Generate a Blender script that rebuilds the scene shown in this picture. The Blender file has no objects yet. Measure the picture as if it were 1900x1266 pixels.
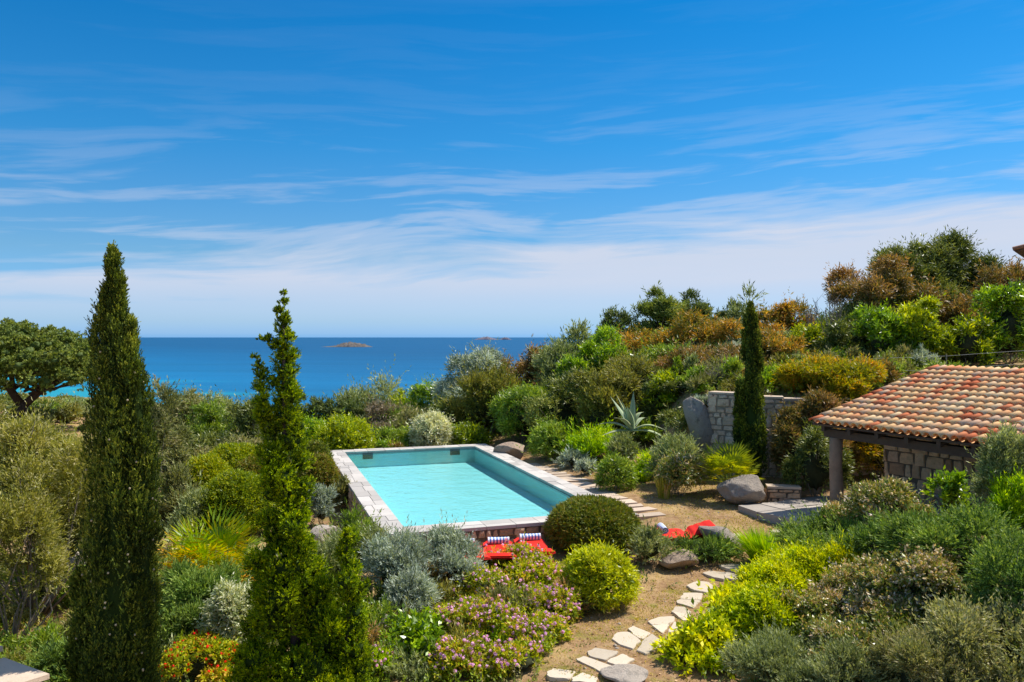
import bpy, math, random
import numpy as np
from math import radians as R, sin, cos, pi

# ------------------------------------------------------------------ camera, sky, sun, exposure
S = bpy.context.scene
COL = S.collection
CAMZ, F = 4.3, 1460.0
cd = bpy.data.cameras.new('camera'); cam = bpy.data.objects.new('camera', cd); COL.objects.link(cam)
cam.location = (0, 0, CAMZ); cam.rotation_euler = (R(90), 0, 0)
cd.sensor_width = 36; cd.lens = 36*F/1900; cd.shift_y = -8/1900
cd.clip_end = 90000; cd.clip_start = .1
S.camera = cam
S.view_settings.view_transform = 'Standard'; S.view_settings.look = 'None'
S.view_settings.exposure = 0.28; S.view_settings.gamma = 1
S.cycles.use_denoising = True
S.cycles.max_bounces = 6; S.cycles.transparent_max_bounces = 8
S.cycles.diffuse_bounces = 3; S.cycles.glossy_bounces = 2; S.cycles.transmission_bounces = 3
S.cycles.caustics_reflective = False; S.cycles.caustics_refractive = False
SUN_EL, SUN_AZ = 57, 66

class NT:
    """small helper for wiring nodes"""
    def __init__(s, nt): s.nt = nt
    def n(s, t, ins=None, **k):
        o = s.nt.nodes.new(t)
        for a, b in k.items(): setattr(o, a, b)
        for a, b in (ins or {}).items():
            if isinstance(b, bpy.types.NodeSocket): s.nt.links.new(b, o.inputs[a])
            else: o.inputs[a].default_value = b
        return o
    def m(s, op, a, b=0.0, c=None, clamp=False):
        o = s.nt.nodes.new('ShaderNodeMath'); o.operation = op; o.use_clamp = clamp
        for i, v in enumerate((a, b, c)):
            if v is None: continue
            if isinstance(v, bpy.types.NodeSocket): s.nt.links.new(v, o.inputs[i])
            else: o.inputs[i].default_value = v
        return o.outputs[0]
    def ramp(s, fac, stops, interp='LINEAR'):
        o = s.nt.nodes.new('ShaderNodeValToRGB'); o.color_ramp.interpolation = interp
        e = o.color_ramp.elements
        while len(e) < len(stops): e.new(.5)
        for i, (p, c) in enumerate(stops):
            e[i].position = p
            e[i].color = (c, c, c, 1) if isinstance(c, (int, float)) else (*c, 1)
        s.nt.links.new(fac, o.inputs[0]); return o.outputs[0]
    def mix(s, f, a, b, blend='MIX'):
        o = s.nt.nodes.new('ShaderNodeMix'); o.data_type = 'RGBA'; o.blend_type = blend
        for i, v in ((0, f), (6, a), (7, b)):
            if isinstance(v, bpy.types.NodeSocket): s.nt.links.new(v, o.inputs[i])
            elif i == 0: o.inputs[0].default_value = v
            else: o.inputs[i].default_value = (*v, 1)
        return o.outputs[2]
    def noise(s, vec, scale, detail=3, rough=.5, dist=0, out=0):
        return s.n('ShaderNodeTexNoise', {'Vector': vec, 'Scale': scale, 'Detail': detail, 'Roughness': rough, 'Distortion': dist}).outputs[out]

def build_world():
    w = bpy.data.worlds.new('World'); S.world = w; w.use_nodes = True
    N = NT(w.node_tree); bg = w.node_tree.nodes['Background']
    sk = N.n('ShaderNodeTexSky', sky_type='NISHITA', sun_disc=False, sun_elevation=R(SUN_EL), sun_rotation=R(SUN_AZ),
             air_density=1.0, dust_density=.3, ozone_density=2.0).outputs[0]
    g = N.n('ShaderNodeTexCoord').outputs['Generated']
    sx = N.n('ShaderNodeSeparateXYZ', {0: g}).outputs
    hyp = N.m('SQRT', N.m('ADD', N.m('MULTIPLY', sx[0], sx[0]), N.m('MULTIPLY', sx[1], sx[1])))
    v = N.m('DIVIDE', sx[2], N.m('MAXIMUM', hyp, .01))           # tangent of the elevation
    az = N.m('ARCTAN2', sx[0], sx[1])
    # clear-air colour by height: the deep saturated blue of a dry Mediterranean noon; overhead lifted to neutral as added fill light
    tint = N.ramp(v, [(0, (.30, .68, 1.60)), (.02, (.33, .66, 1.25)), (.10, (.36, .64, .90)), (.24, (.13, .64, .98)), (.42, (.03, .59, .98)), (.62, (1.2, 1.2, 1.2))])
    col = N.mix(1.0, sk, tint, 'MULTIPLY')
    # cirrus: thin layers, long streaks, bent by a slow noise
    base = N.n('ShaderNodeCombineXYZ', {0: az, 1: v}).outputs[0]
    wv = N.noise(N.n('ShaderNodeVectorMath', {0: base, 1: (1.3, 3.0, 1)}, operation='MULTIPLY').outputs[0], 1.0, 2)
    wv2 = N.noise(N.n('ShaderNodeVectorMath', {0: base, 1: (3.5, 6.0, 1)}, operation='MULTIPLY').outputs[0], 1.0, 3)
    vb = N.m('ADD', N.m('ADD', v, N.m('MULTIPLY', N.m('SUBTRACT', wv, .5), .11)), N.m('MULTIPLY', N.m('SUBTRACT', wv2, .5), .025))
    vb = N.m('SUBTRACT', vb, N.m('MULTIPLY', az, .035))
    st = N.n('ShaderNodeCombineXYZ', {0: N.m('MULTIPLY', az, 3.2), 1: N.m('MULTIPLY', vb, 34.0), 2: 3.7}).outputs[0]
    n1 = N.noise(st, 1.0, 5, .58, .25)
    st2 = N.n('ShaderNodeCombineXYZ', {0: N.m('MULTIPLY', az, 9.0), 1: N.m('MULTIPLY', vb, 80.0), 2: 1.2}).outputs[0]
    n2 = N.noise(st2, 1.0, 4, .6)
    streak = N.m('ADD', N.m('MULTIPLY', n1, .87), N.m('MULTIPLY', n2, .13))
    wis = N.ramp(streak, [(.46, 0), (.58, .5), (.74, 1)], 'EASE')
    # where wisps may be: between the sheet and the clear upper sky; more of them to the right
    win = N.ramp(N.m('SUBTRACT', v, N.m('MULTIPLY', az, .045)), [(.0, .25), (.08, .75), (.14, .85), (.18, .58), (.23, .26), (.30, .06), (.5, 0)])
    wis = N.m('MULTIPLY', wis, win)
    edge = N.m('ADD', N.m('MULTIPLY', az, .075), N.m('ADD', .14, N.m('MULTIPLY', N.m('SUBTRACT', streak, .5), .16)))
    sheet = N.m('DIVIDE', N.m('SUBTRACT', edge, v), .05, clamp=True)
    sheet = N.m('MULTIPLY', sheet, N.ramp(v, [(.0, .10), (.03, .50), (.07, .95), (.12, 1)]))
    sheet = N.m('MULTIPLY', sheet, N.m('ADD', .80, N.m('MULTIPLY', streak, .26)))
    m = N.m('MAXIMUM', N.m('MULTIPLY', wis, .92), N.m('MULTIPLY', sheet, .95), clamp=True)
    m = N.m('MULTIPLY', m, N.ramp(sx[2], [(.0, 0), (.002, 1)]))
    cc = N.mix(m, col, (4.9, 5.25, 6.2))
    w.node_tree.links.new(cc, bg.inputs[0]); bg.inputs[1].default_value = .112
build_world()
sl = bpy.data.lights.new('sun', 'SUN'); sl.energy = 5.0; sl.angle = R(.53); sl.color = (1, .955, .88)
sun = bpy.data.objects.new('sun', sl); COL.objects.link(sun)
sun.rotation_euler = (R(90-SUN_EL), 0, -R(SUN_AZ) + pi); sun.rotation_euler = (R(90-SUN_EL), 0, R(180-SUN_AZ))
sun.location = (30, 20, 40)

# ------------------------------------------------------------------ object helpers
def tag(o, label=None, cat=None, group=None, kind=None):
    for k, v in (('label', label), ('category', cat), ('group', group), ('kind', kind)):
        if v: o[k] = v
    return o
def empty(name, loc, rz=0, label=None, cat=None, group=None):
    o = bpy.data.objects.new(name, None); COL.objects.link(o); o.location = loc; o.rotation_euler = (0, 0, rz)
    o.empty_display_size = .2
    return tag(o, label, cat, group)
def rawmesh(name, V, Q, mat, parent=None, loc=(0, 0, 0), attrs=None, smooth=False, mats=None, midx=None):
    """V (n,3); Q (m,k) all faces with k corners"""
    me = bpy.data.meshes.new(name); V = np.asarray(V, np.float32); Q = np.asarray(Q, np.int32)
    n, (m, k) = len(V), Q.shape
    me.vertices.add(n); me.vertices.foreach_set('co', V.ravel())
    me.loops.add(m*k); me.loops.foreach_set('vertex_index', Q.ravel())
    me.polygons.add(m); me.polygons.foreach_set('loop_start', np.arange(m, dtype=np.int32)*k)
    if smooth: me.polygons.foreach_set('use_smooth', np.ones(m, bool))
    for a, (dom, dat) in (attrs or {}).items():
        me.attributes.new(a, 'FLOAT', dom).data.foreach_set('value', np.asarray(dat, np.float32))
    for mm in (mats or [mat]): me.materials.append(mm)
    if midx is not None: me.polygons.foreach_set('material_index', np.asarray(midx, np.int32))
    me.update(calc_edges=True)
    o = bpy.data.objects.new(name, me); COL.objects.link(o); o.location = loc
    if parent: o.parent = parent
    return o
class MB:
    """collects mixed polygons, then builds one mesh"""
    def __init__(s): s.v = []; s.f = []; s.t = []
    def add(s, vs, fs, tone=.5):
        b = len(s.v); s.v += [tuple(map(float, p)) for p in vs]; s.f += [tuple(b+i for i in f) for f in fs]; s.t += [tone]*len(fs); return s
    def box(s, c, d, rz=0, tone=.5, taper=0):
        x, y, z = d[0]/2, d[1]/2, d[2]/2; p = []
        for k in (-1, 1):
            q = 1 - (taper if k > 0 else 0)
            for a, b in ((-1, -1), (1, -1), (1, 1), (-1, 1)):
                X, Y = a*x*q, b*y*q
                p.append((c[0]+X*cos(rz)-Y*sin(rz), c[1]+X*sin(rz)+Y*cos(rz), c[2]+k*z))
        return s.add(p, [(3, 2, 1, 0), (4, 5, 6, 7), (0, 1, 5, 4), (1, 2, 6, 5), (2, 3, 7, 6), (3, 0, 4, 7)], tone)
    def prism(s, pts, z0, z1, tone=.5):
        n = len(pts); v = [(*p[:2], z0) for p in pts] + [(*p[:2], z1) for p in pts]
        return s.add(v, [tuple(range(n-1, -1, -1)), tuple(range(n, 2*n))] + [(i, (i+1) % n, n+(i+1) % n, n+i) for i in range(n)], tone)
    def tube(s, pts, rs, k=7, tone=.5, cap=True):
        pts = [np.array(p, float) for p in pts]; v = []
        for i, p in enumerate(pts):
            d = pts[min(i+1, len(pts)-1)] - pts[max(i-1, 0)]; d /= np.linalg.norm(d)+1e-9
            a = np.cross(d, (0.3, 1, .1)); a /= np.linalg.norm(a)+1e-9; b = np.cross(d, a)
            for j in range(k):
                t = 2*pi*j/k; v.append(p + rs[i]*(a*cos(t)+b*sin(t)))
        f = [(i*k+j, i*k+(j+1) % k, (i+1)*k+(j+1) % k, (i+1)*k+j) for i in range(len(pts)-1) for j in range(k)]
        if cap: f += [tuple(range(k-1, -1, -1)), tuple(range((len(pts)-1)*k, len(pts)*k))]
        return s.add(v, f, tone)
    def build(s, name, mat, parent=None, loc=(0, 0, 0), smooth=False, bevel=0):
        me = bpy.data.meshes.new(name); me.from_pydata(s.v, [], s.f); me.materials.append(mat)
        me.attributes.new('tone', 'FLOAT', 'FACE').data.foreach_set('value', np.array(s.t, np.float32))
        if smooth: me.polygons.foreach_set('use_smooth', np.ones(len(s.f), bool))
        me.update()
        o = bpy.data.objects.new(name, me); COL.objects.link(o); o.location = loc
        if parent: o.parent = parent
        if bevel:
            b = o.modifiers.new('bevel', 'BEVEL'); b.width = bevel; b.segments = 2; b.limit_method = 'ANGLE'
        return o

# ------------------------------------------------------------------ materials
def mat(name):
    m = bpy.data.materials.new(name); m.use_nodes = True; nt = m.node_tree
    return m, NT(nt), nt.nodes['Principled BSDF'], nt.nodes['Material Output']
def P(b, **k):
    for a, v in k.items():
        i = b.inputs[a.replace('_', ' ')]
        if isinstance(v, bpy.types.NodeSocket): b.id_data.links.new(v, i)
        else: i.default_value = (*v, 1) if isinstance(v, tuple) and len(v) == 3 else v
def foliage_mat(name, cols, trans=.32, rough=.5, spec=.35, hue=.0):
    m, N, b, out = mat(name)
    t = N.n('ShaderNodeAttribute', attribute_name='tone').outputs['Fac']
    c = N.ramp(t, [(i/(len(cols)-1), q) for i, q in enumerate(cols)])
    oi = N.n('ShaderNodeTexCoord').outputs['Object']
    nz = N.noise(oi, 1.7, 2)
    c = N.n('ShaderNodeHueSaturation', {'Color': c, 'Hue': N.m('ADD', .474, N.m('MULTIPLY', nz, .03)), 'Value': N.m('ADD', .92, N.m('MULTIPLY', nz, .86)), 'Saturation': 1.06}).outputs[0]
    P(b, Base_Color=c, Roughness=rough); b.inputs['Specular IOR Level'].default_value = spec
    tc = N.mix(1.0, c, (1.5, 1.45, .55), 'MULTIPLY')
    tr = N.n('ShaderNodeBsdfTranslucent', {'Color': tc}).outputs[0]
    mx = N.n('ShaderNodeMixShader', {0: trans, 1: b.outputs[0], 2: tr}).outputs[0]
    m.node_tree.links.new(mx, out.inputs[0]); return m
def simple(name, col, rough=.6, var=.25, scale=6, bump=.0, spec=.3, tone=0):
    m, N, b, out = mat(name)
    oc = N.n('ShaderNodeTexCoord').outputs['Object']
    nz = N.noise(oc, scale, 5, .6)
    c = N.mix(nz, tuple(x*(1-var) for x in col), tuple(min(1, x*(1+var)) for x in col))
    if tone:
        t = N.n('ShaderNodeAttribute', attribute_name='tone').outputs['Fac']
        c = N.n('ShaderNodeHueSaturation', {'Color': c, 'Value': N.m('ADD', 1-tone/2, N.m('MULTIPLY', t, tone))}).outputs[0]
    P(b, Base_Color=c, Roughness=rough); b.inputs['Specular IOR Level'].default_value = spec
    if bump:
        P(b, Normal=N.n('ShaderNodeBump', {'Strength': bump, 'Distance': .02, 'Height': N.noise(oc, scale*5, 5, .65)}).outputs[0])
    return m

FM = {}
def fm(k, *a, **kw): FM[k] = foliage_mat('foliage_'+k, *a, **kw)
fm('cypress', [(.020, .038, .010), (.045, .075, .014), (.12, .165, .022), (.28, .31, .06)], .22, .6, .2)
fm('juniper_bright', [(.026, .056, .008), (.075, .14, .010), (.21, .30, .012), (.38, .44, .02)], .3, .6, .2)
fm('clipped', [(.07, .12, .012), (.16, .22, .014), (.30, .33, .018), (.40, .34, .03)], .3)
fm('clipped_dark', [(.045, .075, .014), (.09, .125, .016), (.17, .19, .02), (.22, .15, .04)], .26)
fm('pittosporum', [(.055, .10, .012), (.13, .20, .014), (.29, .35, .018), (.50, .52, .04)], .36, .38, .5)
fm('euphorbia', [(.12, .20, .008), (.27, .36, .008), (.50, .55, .010), (.68, .66, .02)], .35, .5, .3)
fm('mid_green', [(.05, .09, .015), (.10, .17, .02), (.19, .28, .03), (.33, .40, .08)], .33, .42, .5)
fm('glossy_green', [(.045, .085, .015), (.10, .19, .018), (.19, .32, .02), (.34, .46, .05)], .36, .33, .6)
fm('dark_green', [(.035, .055, .016), (.07, .10, .022), (.14, .17, .035), (.26, .28, .07)], .22, .45, .4)
fm('spread_juniper', [(.04, .08, .02), (.085, .155, .035), (.165, .25, .05), (.27, .34, .09)], .25, .6, .25)
fm('silver', [(.10, .13, .10), (.20, .245, .19), (.34, .39, .31), (.50, .53, .44)], .2, .6, .3)
fm('grey_green', [(.08, .11, .045), (.16, .20, .08), (.27, .31, .14), (.42, .45, .24)], .25, .6, .3)
fm('olive', [(.055, .07, .018), (.12, .13, .025), (.21, .21, .04), (.30, .27, .07)], .3, .5, .35)
fm('willowy', [(.06, .075, .022), (.14, .155, .03), (.27, .27, .05), (.46, .43, .22)], .38, .45, .4)
fm('rust', [(.06, .09, .02), (.17, .17, .03), (.36, .22, .035), (.56, .32, .08)], .34, .5, .35)
fm('rust_dark', [(.06, .07, .025), (.13, .12, .03), (.25, .16, .045), (.40, .25, .11)], .28, .5, .35)
fm('orange_yellow', [(.08, .11, .014), (.20, .22, .016), (.36, .29, .02), (.46, .24, .04)], .38, .5, .3)
fm('escallonia', [(.05, .08, .02), (.12, .17, .03), (.22, .25, .055), (.36, .24, .09), (.66, .56, .42)], .25, .36, .6)
fm('brown_grey', [(.08, .065, .045), (.15, .125, .075), (.22, .18, .12), (.30, .25, .19)], .2, .7, .2)
fm('deep', [(.018, .034, .010), (.03, .05, .012), (.04, .06, .014)], .1, .9, .02)  # conifer cores: shade of the gaps put into a near-black green
fm('straw', [(.12, .14, .055), (.21, .23, .09), (.33, .32, .15), (.46, .42, .25)], .22, .65, .2)
fm('heath', [(.07, .085, .03), (.14, .16, .055), (.22, .23, .09), (.33, .29, .16)], .25, .65, .2)
fm('palm', [(.06, .12, .010), (.15, .25, .010), (.40, .34, .010), (.80, .38, .01)], .4, .4, .4)
fm('fan_dark', [(.06, .10, .015), (.15, .20, .018), (.30, .33, .02), (.48, .40, .03)], .36, .4, .4)
fm('variegated', [(.12, .17, .06), (.24, .29, .12), (.46, .47, .30), (.66, .64, .46)], .25, .45, .4)
fm('lantana', [(.09, .14, .015), (.20, .28, .02), (.38, .42, .03), (.50, .32, .06)], .35, .5, .35)
fm('pine', [(.05, .08, .022), (.10, .145, .032), (.19, .235, .05), (.28, .31, .09)], .25, .6, .25)
fm('pine_dark', [(.03, .05, .02), (.06, .09, .03), (.11, .15, .045), (.16, .19, .07)], .25, .6, .25)
fm('agave', [(.10, .15, .09), (.17, .23, .13), (.25, .31, .18), (.36, .38, .20)], .1, .4, .4)
fm('grass', [(.12, .16, .02), (.24, .26, .03), (.38, .33, .08), (.50, .38, .17)], .35, .6, .2)
fm('bright_grass', [(.08, .17, .015), (.17, .31, .015), (.32, .47, .02), (.48, .56, .05)], .38, .5, .3)
M_LILAC = foliage_mat('lilac_petal', [(.42, .20, .42), (.62, .34, .60), (.80, .55, .76)], .3, .6, .2)
M_RED = foliage_mat('red_petal', [(.45, .03, .015), (.70, .06, .03), (.75, .16, .06)], .3, .6, .2)
M_CREAM = foliage_mat('cream_tip', [(.45, .38, .25), (.62, .52, .38), (.75, .66, .5)], .25, .6, .2)
M_BARK = simple('bark', (.14, .10, .07), .9, .4, 9, .6)
M_DBARK = simple('dark_bark', (.065, .045, .035), .95, .35, 9, .6)
M_INNER = simple('inner_core_shade', (.042, .046, .020), .95, .5, 9, .8, .1)  # solid crown core; shade between the leaves put into its dark colour
M_TWIG = simple('grey_twig', (.26, .21, .17), .9, .3, 12)

# ------------------------------------------------------------------ terrain height
# control points (x right, y away, z up); z = 0 is the pool coping
CP = np.array([
 (0,16,-.55),(-2,15,-.65),(3,16.5,-.55),(1,12,-.6),(2.2,11,-.6),(2,9,-.7),(0,8,-.9),(-3,8,-1.0),(-5,9,-1.1),(-8,10,-1.2),(-3,14,-.8),(-4.5,16.5,-.9),(-6,20,-1.0),
 (-8.5,25,-1.2),(-9,30,-1.4),(-14,20,-1.8),(-15,30,-2.3),(-10,14,-1.3),(3.6,13,-.6),(4.3,14.5,-.6),(5.2,16.5,-.5),(4.5,18,-.3),(0,17,-.55),
 (4,20,-.12),(2,25,-.12),(0.5,31,-.15),(-3,33,-.4),(-7,32,-1),(6,20,-.05),(7,21,-.05),(5,24,.05),(8,22,0),(9,19,-.05),(3,29,.2),(5,28,.7),(2,33,.2),
 (10,18,0),(12,20,0),(14,18,.2),(5.2,38,1.6),(9,38,2.6),(14,38,3.2),(1.3,38,.6),(-.5,38,0),(-2.6,38,-.6),(11,30,2.2),(16,30,2.6),(20,30,3),(7,31,1.7),
 (5.2,12,-.3),(5,8.5,-.5),(12,15.2,.5),(12,10,1.1),(6.8,17,-.15),(20,15,1.2),(8.2,14,.75),(10,13.5,1.0),(7,12.5,.35),(9,10.5,.8),(12,12,1.3),(6.2,14.6,.1),(6.2,10,.1),(8.2,16.6,.0),(0,3,-1.2),(6,3,-.4),(-8,3,-1.6),(15,3,.6),
 (-10,45,-3),(-20,45,-2.2),(-28,45,-.95),(-36,45,-1.2),(-30,62,-2.2),(-45,80,-2.0),(0,50,-2.3),(-12,60,-3.4),(-5,60,-3.3),(12,52,2.0),(25,55,4),(30,40,4),(-2,75,-6),(20,75,1),(-20,75,-5),(-25,30,-2.6),(-40,25,-3),(-30,15,-2.4),(30,20,2),
], float)
def tps_fit(P_):
    n = len(P_); d = np.linalg.norm(P_[:, None, :2]-P_[None, :, :2], axis=2)/10
    K = np.where(d > 0, d*d*np.log(d+1e-12), 0) + np.eye(n)*.01
    A = np.zeros((n+3, n+3)); A[:n, :n] = K; A[:n, n] = 1; A[:n, n+1:] = P_[:, :2]/10; A[n, :n] = 1; A[n+1:, :n] = P_[:, :2].T/10
    b = np.zeros(n+3); b[:n] = P_[:, 2]; return np.linalg.solve(A, b)
TW = tps_fit(CP)
def sstep(a, b, x):
    t = np.clip((x-a)/(b-a), 0, 1); return t*t*(3-2*t)
def smooth_noise(x, y, s, seed=0):
    x = x/s+seed*17.3; y = y/s+seed*9.1
    return (np.sin(x*1.3+1.7*np.sin(y*.9+seed))*.5+np.sin(y*1.7+1.3*np.sin(x*1.1-seed))*.5)
# retaining wall line: terrace fill stands behind it
WA, WB, WC = np.array((6.15, 24.3)), np.array((8.75, 23.2)), np.array((14.6, 23.4))
SEA = -38.0
def hz(x, y):
    x = np.atleast_1d(np.asarray(x, float)); y = np.atleast_1d(np.asarray(y, float))
    sh = x.shape; x = x.ravel(); y = y.ravel()
    xc = np.clip(x, -50, 42); yc = np.clip(y, 2, 80)
    z = np.empty(len(x))
    for i in range(0, len(x), 20000):
        q = slice(i, i+20000); d = np.sqrt((xc[q, None]-CP[None, :, 0])**2+(yc[q, None]-CP[None, :, 1])**2)/10
        z[q] = np.where(d > 0, d*d*np.log(d+1e-12), 0)@TW[:-3] + TW[-3] + TW[-2]*xc[q]/10 + TW[-1]*yc[q]/10
    # terrace behind the retaining wall
    yl = np.where(x < WB[0], WA[1]+(x-WA[0])*(WB[1]-WA[1])/(WB[0]-WA[0]), WB[1]+(x-WB[0])*(WC[1]-WB[1])/(WC[0]-WB[0]))
    back = sstep(-.05, .25, y-yl); side = sstep(4.6, 6.6, x)
    ter = 2.35+.06*(y-yl)+.05*np.maximum(x-8, 0)
    wgt = back*side*(1-sstep(30, 40, y))
    z = z*(1-wgt)+np.maximum(z, ter)*wgt
    z = z + .05*smooth_noise(x, y, 1.1)+.025*smooth_noise(x, y, .45, 3)
    # fall away to the sea and to the sides
    dd = np.maximum(y-72, 0)+np.maximum(-x-55, 0)*.6
    z = z-.13*dd*sstep(0, 60, dd)-.02*dd
    z = np.maximum(z, SEA-4)
    return z.reshape(sh)
def h1(x, y): return float(hz([x], [y])[0])
def ray(px, py):
    """ground point seen at a photo pixel: marches along the ray to the terrain"""
    d = np.linspace(7, 120, 4000); x = (px-950)/F*d; z = CAMZ-(py-625)/F*d
    k = np.argmax(z <= hz(x, d)); return x[k], d[k], h1(x[k], d[k])
def at(px, d): return (px-950)/F*d, d
# pool outline (outer coping corners)
PL = [np.array(p, float) for p in ((-2.83, 17.06), (3.08, 19.0), (-.98, 31.7), (-6.89, 29.76))]   # near-left, near-right, far-right, far-left
PE = (PL[1]-PL[0]); PW = np.linalg.norm(PE); PE /= PW; PG = np.array((-PE[1], PE[0])); PLN = float((PL[3]-PL[0])@PG)
def pool_uv(x, y): return (x-PL[0][0])*PE[0]+(y-PL[0][1])*PE[1], (x-PL[0][0])*PG[0]+(y-PL[0][1])*PG[1]
def puv(u, v, z): p = PL[0]+PE*u+PG*v; return (p[0], p[1], z)

def ground_mat():
    m, N, b, out = mat('garden_soil')
    oc = N.n('ShaderNodeTexCoord').outputs['Object']
    n1 = N.noise(oc, .55, 4, .6); n2 = N.noise(oc, 5, 6, .7); n3 = N.noise(oc, 38, 4, .75)
    soil = N.ramp(n2, [(.3, (.22, .125, .06)), (.52, (.36, .22, .11)), (.72, (.50, .34, .19))])
    dry = N.ramp(n3, [(.3, (.28, .18, .07)), (.5, (.45, .30, .13)), (.7, (.60, .43, .23))])
    grn = N.ramp(n3, [(.3, (.10, .12, .015)), (.6, (.26, .27, .03)), (.8, (.40, .36, .08))])
    c = N.mix(N.ramp(n1, [(.46, 0), (.60, 1)]), soil, dry)
    c = N.mix(N.ramp(N.noise(oc, 1.6, 4, .65), [(.54, 0), (.68, .6)]), c, grn)
    P(b, Base_Color=c, Roughness=.95); b.inputs['Specular IOR Level'].default_value = .1
    P(b, Normal=N.n('ShaderNodeBump', {'Strength': .9, 'Distance': .05, 'Height': N.m('ADD', n2, N.m('MULTIPLY', n3, .5))}).outputs[0])
    return m
def build_ground():
    def axis(lo, hi, step, far):
        a = list(np.arange(lo, hi, step)); s = step; p = a[-1]
        while p < far: s *= 1.18; p += s; a.append(p)
        return a
    xr = axis(0, 16, .22, 900); xl = [-v for v in axis(0, 16, .22, 900)][:0:-1]; xs = np.array(xl+xr)
    ys = np.array([-60, -30, -15, -6, 0, 2, 4, 6]+axis(7, 36, .22, 900))
    X, Y = np.meshgrid(xs, ys); Z = hz(X, Y)
    u, v = pool_uv(X, Y); inside = (u > .25) & (u < PW-.25) & (v > .25) & (v < PLN-.25)
    Z = np.where(inside, -2.2, Z)
    Z = np.where((u > -.1) & (u < PW+.1) & (v > -.1) & (v < PLN+.1) & ~inside, np.minimum(Z, -.16), Z)
    n, m_ = X.shape; idx = np.arange(n*m_).reshape(n, m_)
    Q = np.stack([idx[:-1, :-1], idx[:-1, 1:], idx[1:, 1:], idx[1:, :-1]], -1).reshape(-1, 4)
    o = rawmesh('ground', np.stack([X, Y, Z], -1).reshape(-1, 3), Q, ground_mat(), smooth=True)
    tag(o, kind='structure')
build_ground()

def build_sea():
    m, N, b, out = mat('sea_water')
    g = N.n('ShaderNodeTexCoord').outputs['Object']; s = N.n('ShaderNodeSeparateXYZ', {0: g}).outputs
    # shallow sand bay near the shore to the left, open water beyond
    nn = N.noise(N.n('ShaderNodeVectorMath', {0: g, 1: (.0035, .010, 1)}, operation='MULTIPLY').outputs[0], 1, 4, .6)
    d = N.m('ADD', N.m('ADD', s[1], N.m('MULTIPLY', s[0], 1.1)), N.m('MULTIPLY', N.m('SUBTRACT', nn, .5), 700))
    f = N.m('DIVIDE', N.m('SUBTRACT', d, 260), 1500, clamp=True)
    c = N.ramp(f, [(0, (.015, .28, .36)), (.035, (.006, .20, .33)), (.08, (.003, .135, .29)), (.35, (.002, .105, .24)), (1, (.002, .075, .18))])
    big = N.noise(N.n('ShaderNodeVectorMath', {0: g, 1: (.0012, .006, 1)}, operation='MULTIPLY').outputs[0], 1, 5, .65)
    c = N.n('ShaderNodeHueSaturation', {'Color': c, 'Value': N.m('ADD', .35, N.m('ADD', N.m('MULTIPLY', big, .95), N.m('MULTIPLY', N.noise(N.n('ShaderNodeVectorMath', {0: g, 1: (.006, .03, 1)}, operation='MULTIPLY').outputs[0], 1, 5, .7), .4)))}).outputs[0]
    P(b, Base_Color=c, Roughness=.42); b.inputs['Specular IOR Level'].default_value = .12
    w1 = N.noise(N.n('ShaderNodeVectorMath', {0: g, 1: (.05, .14, 1)}, operation='MULTIPLY').outputs[0], 1, 6, .7)
    P(b, Normal=N.n('ShaderNodeBump', {'Strength': .6, 'Distance': 2.0, 'Height': w1}).outputs[0])
    r = 45000
    ys = [60, 400, 900, 2000, 5000, 12000, r]; xs = [-r, -9000, -2500, -800, 0, 800, 2500, 9000, r]
    V = [(x, y, SEA-.00000000*(y*y)) for y in ys for x in xs]; k = len(xs)
    Q = [(j*k+i, j*k+i+1, (j+1)*k+i+1, (j+1)*k+i) for j in range(len(ys)-1) for i in range(k-1)]
    tag(rawmesh('sea', V, Q, m), kind='structure')
build_sea()

def island(name, px, w_px, y_base, h_px, label, prof, colr, seed):
    d = F*(CAMZ-SEA)/(y_base-625); x = (px-950)/F*d; W = w_px/F*d; H = h_px/F*d
    rng = np.random.default_rng(seed); nx, ny = 70, 16; V = []
    for j in range(ny+1):
        for i in range(nx+1):
            t = i/nx; s = j/ny*2-1
            h = np.interp(t, *prof)*(1-s*s)**.7
            V.append((x+(t-.5)*W, d+s*W*.16, SEA-2+(H+2)*h*(1+.35*rng.normal()*.6)))
    Q = [(j*(nx+1)+i, j*(nx+1)+i+1, (j+1)*(nx+1)+i+1, (j+1)*(nx+1)+i) for j in range(ny) for i in range(nx)]
    o = rawmesh(name, V, Q, colr, smooth=False); tag(o, kind='structure'); o['label'] = label; return o
M_ISL = simple('island_rock', (.125, .11, .10), .9, .8, .05)
M_ISL2 = simple('hazed_island_rock', (.15, .14, .18), .9, .3, .02)  # distance haze put into the rock colour as purple grey
island('island', 640, 108, 644, 7.5, 'low rocky islet with a pale eastern end, out on the sea', ([0, .12, .35, .45, .6, .8, .93, 1], [0, .12, .35, .75, 1, .7, .25, 0]), M_ISL, 1)
island('island', 903, 50, 630.5, 5.0, 'far purple islet on the horizon', ([0, .3, .5, .8, 1], [0, .7, 1, .35, 0]), M_ISL2, 2)
island('island', 938, 24, 630.5, 3.8, 'small far islet beside the purple one on the horizon', ([0, .4, .7, 1], [0, 1, .7, 0]), M_ISL2, 3)

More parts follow.
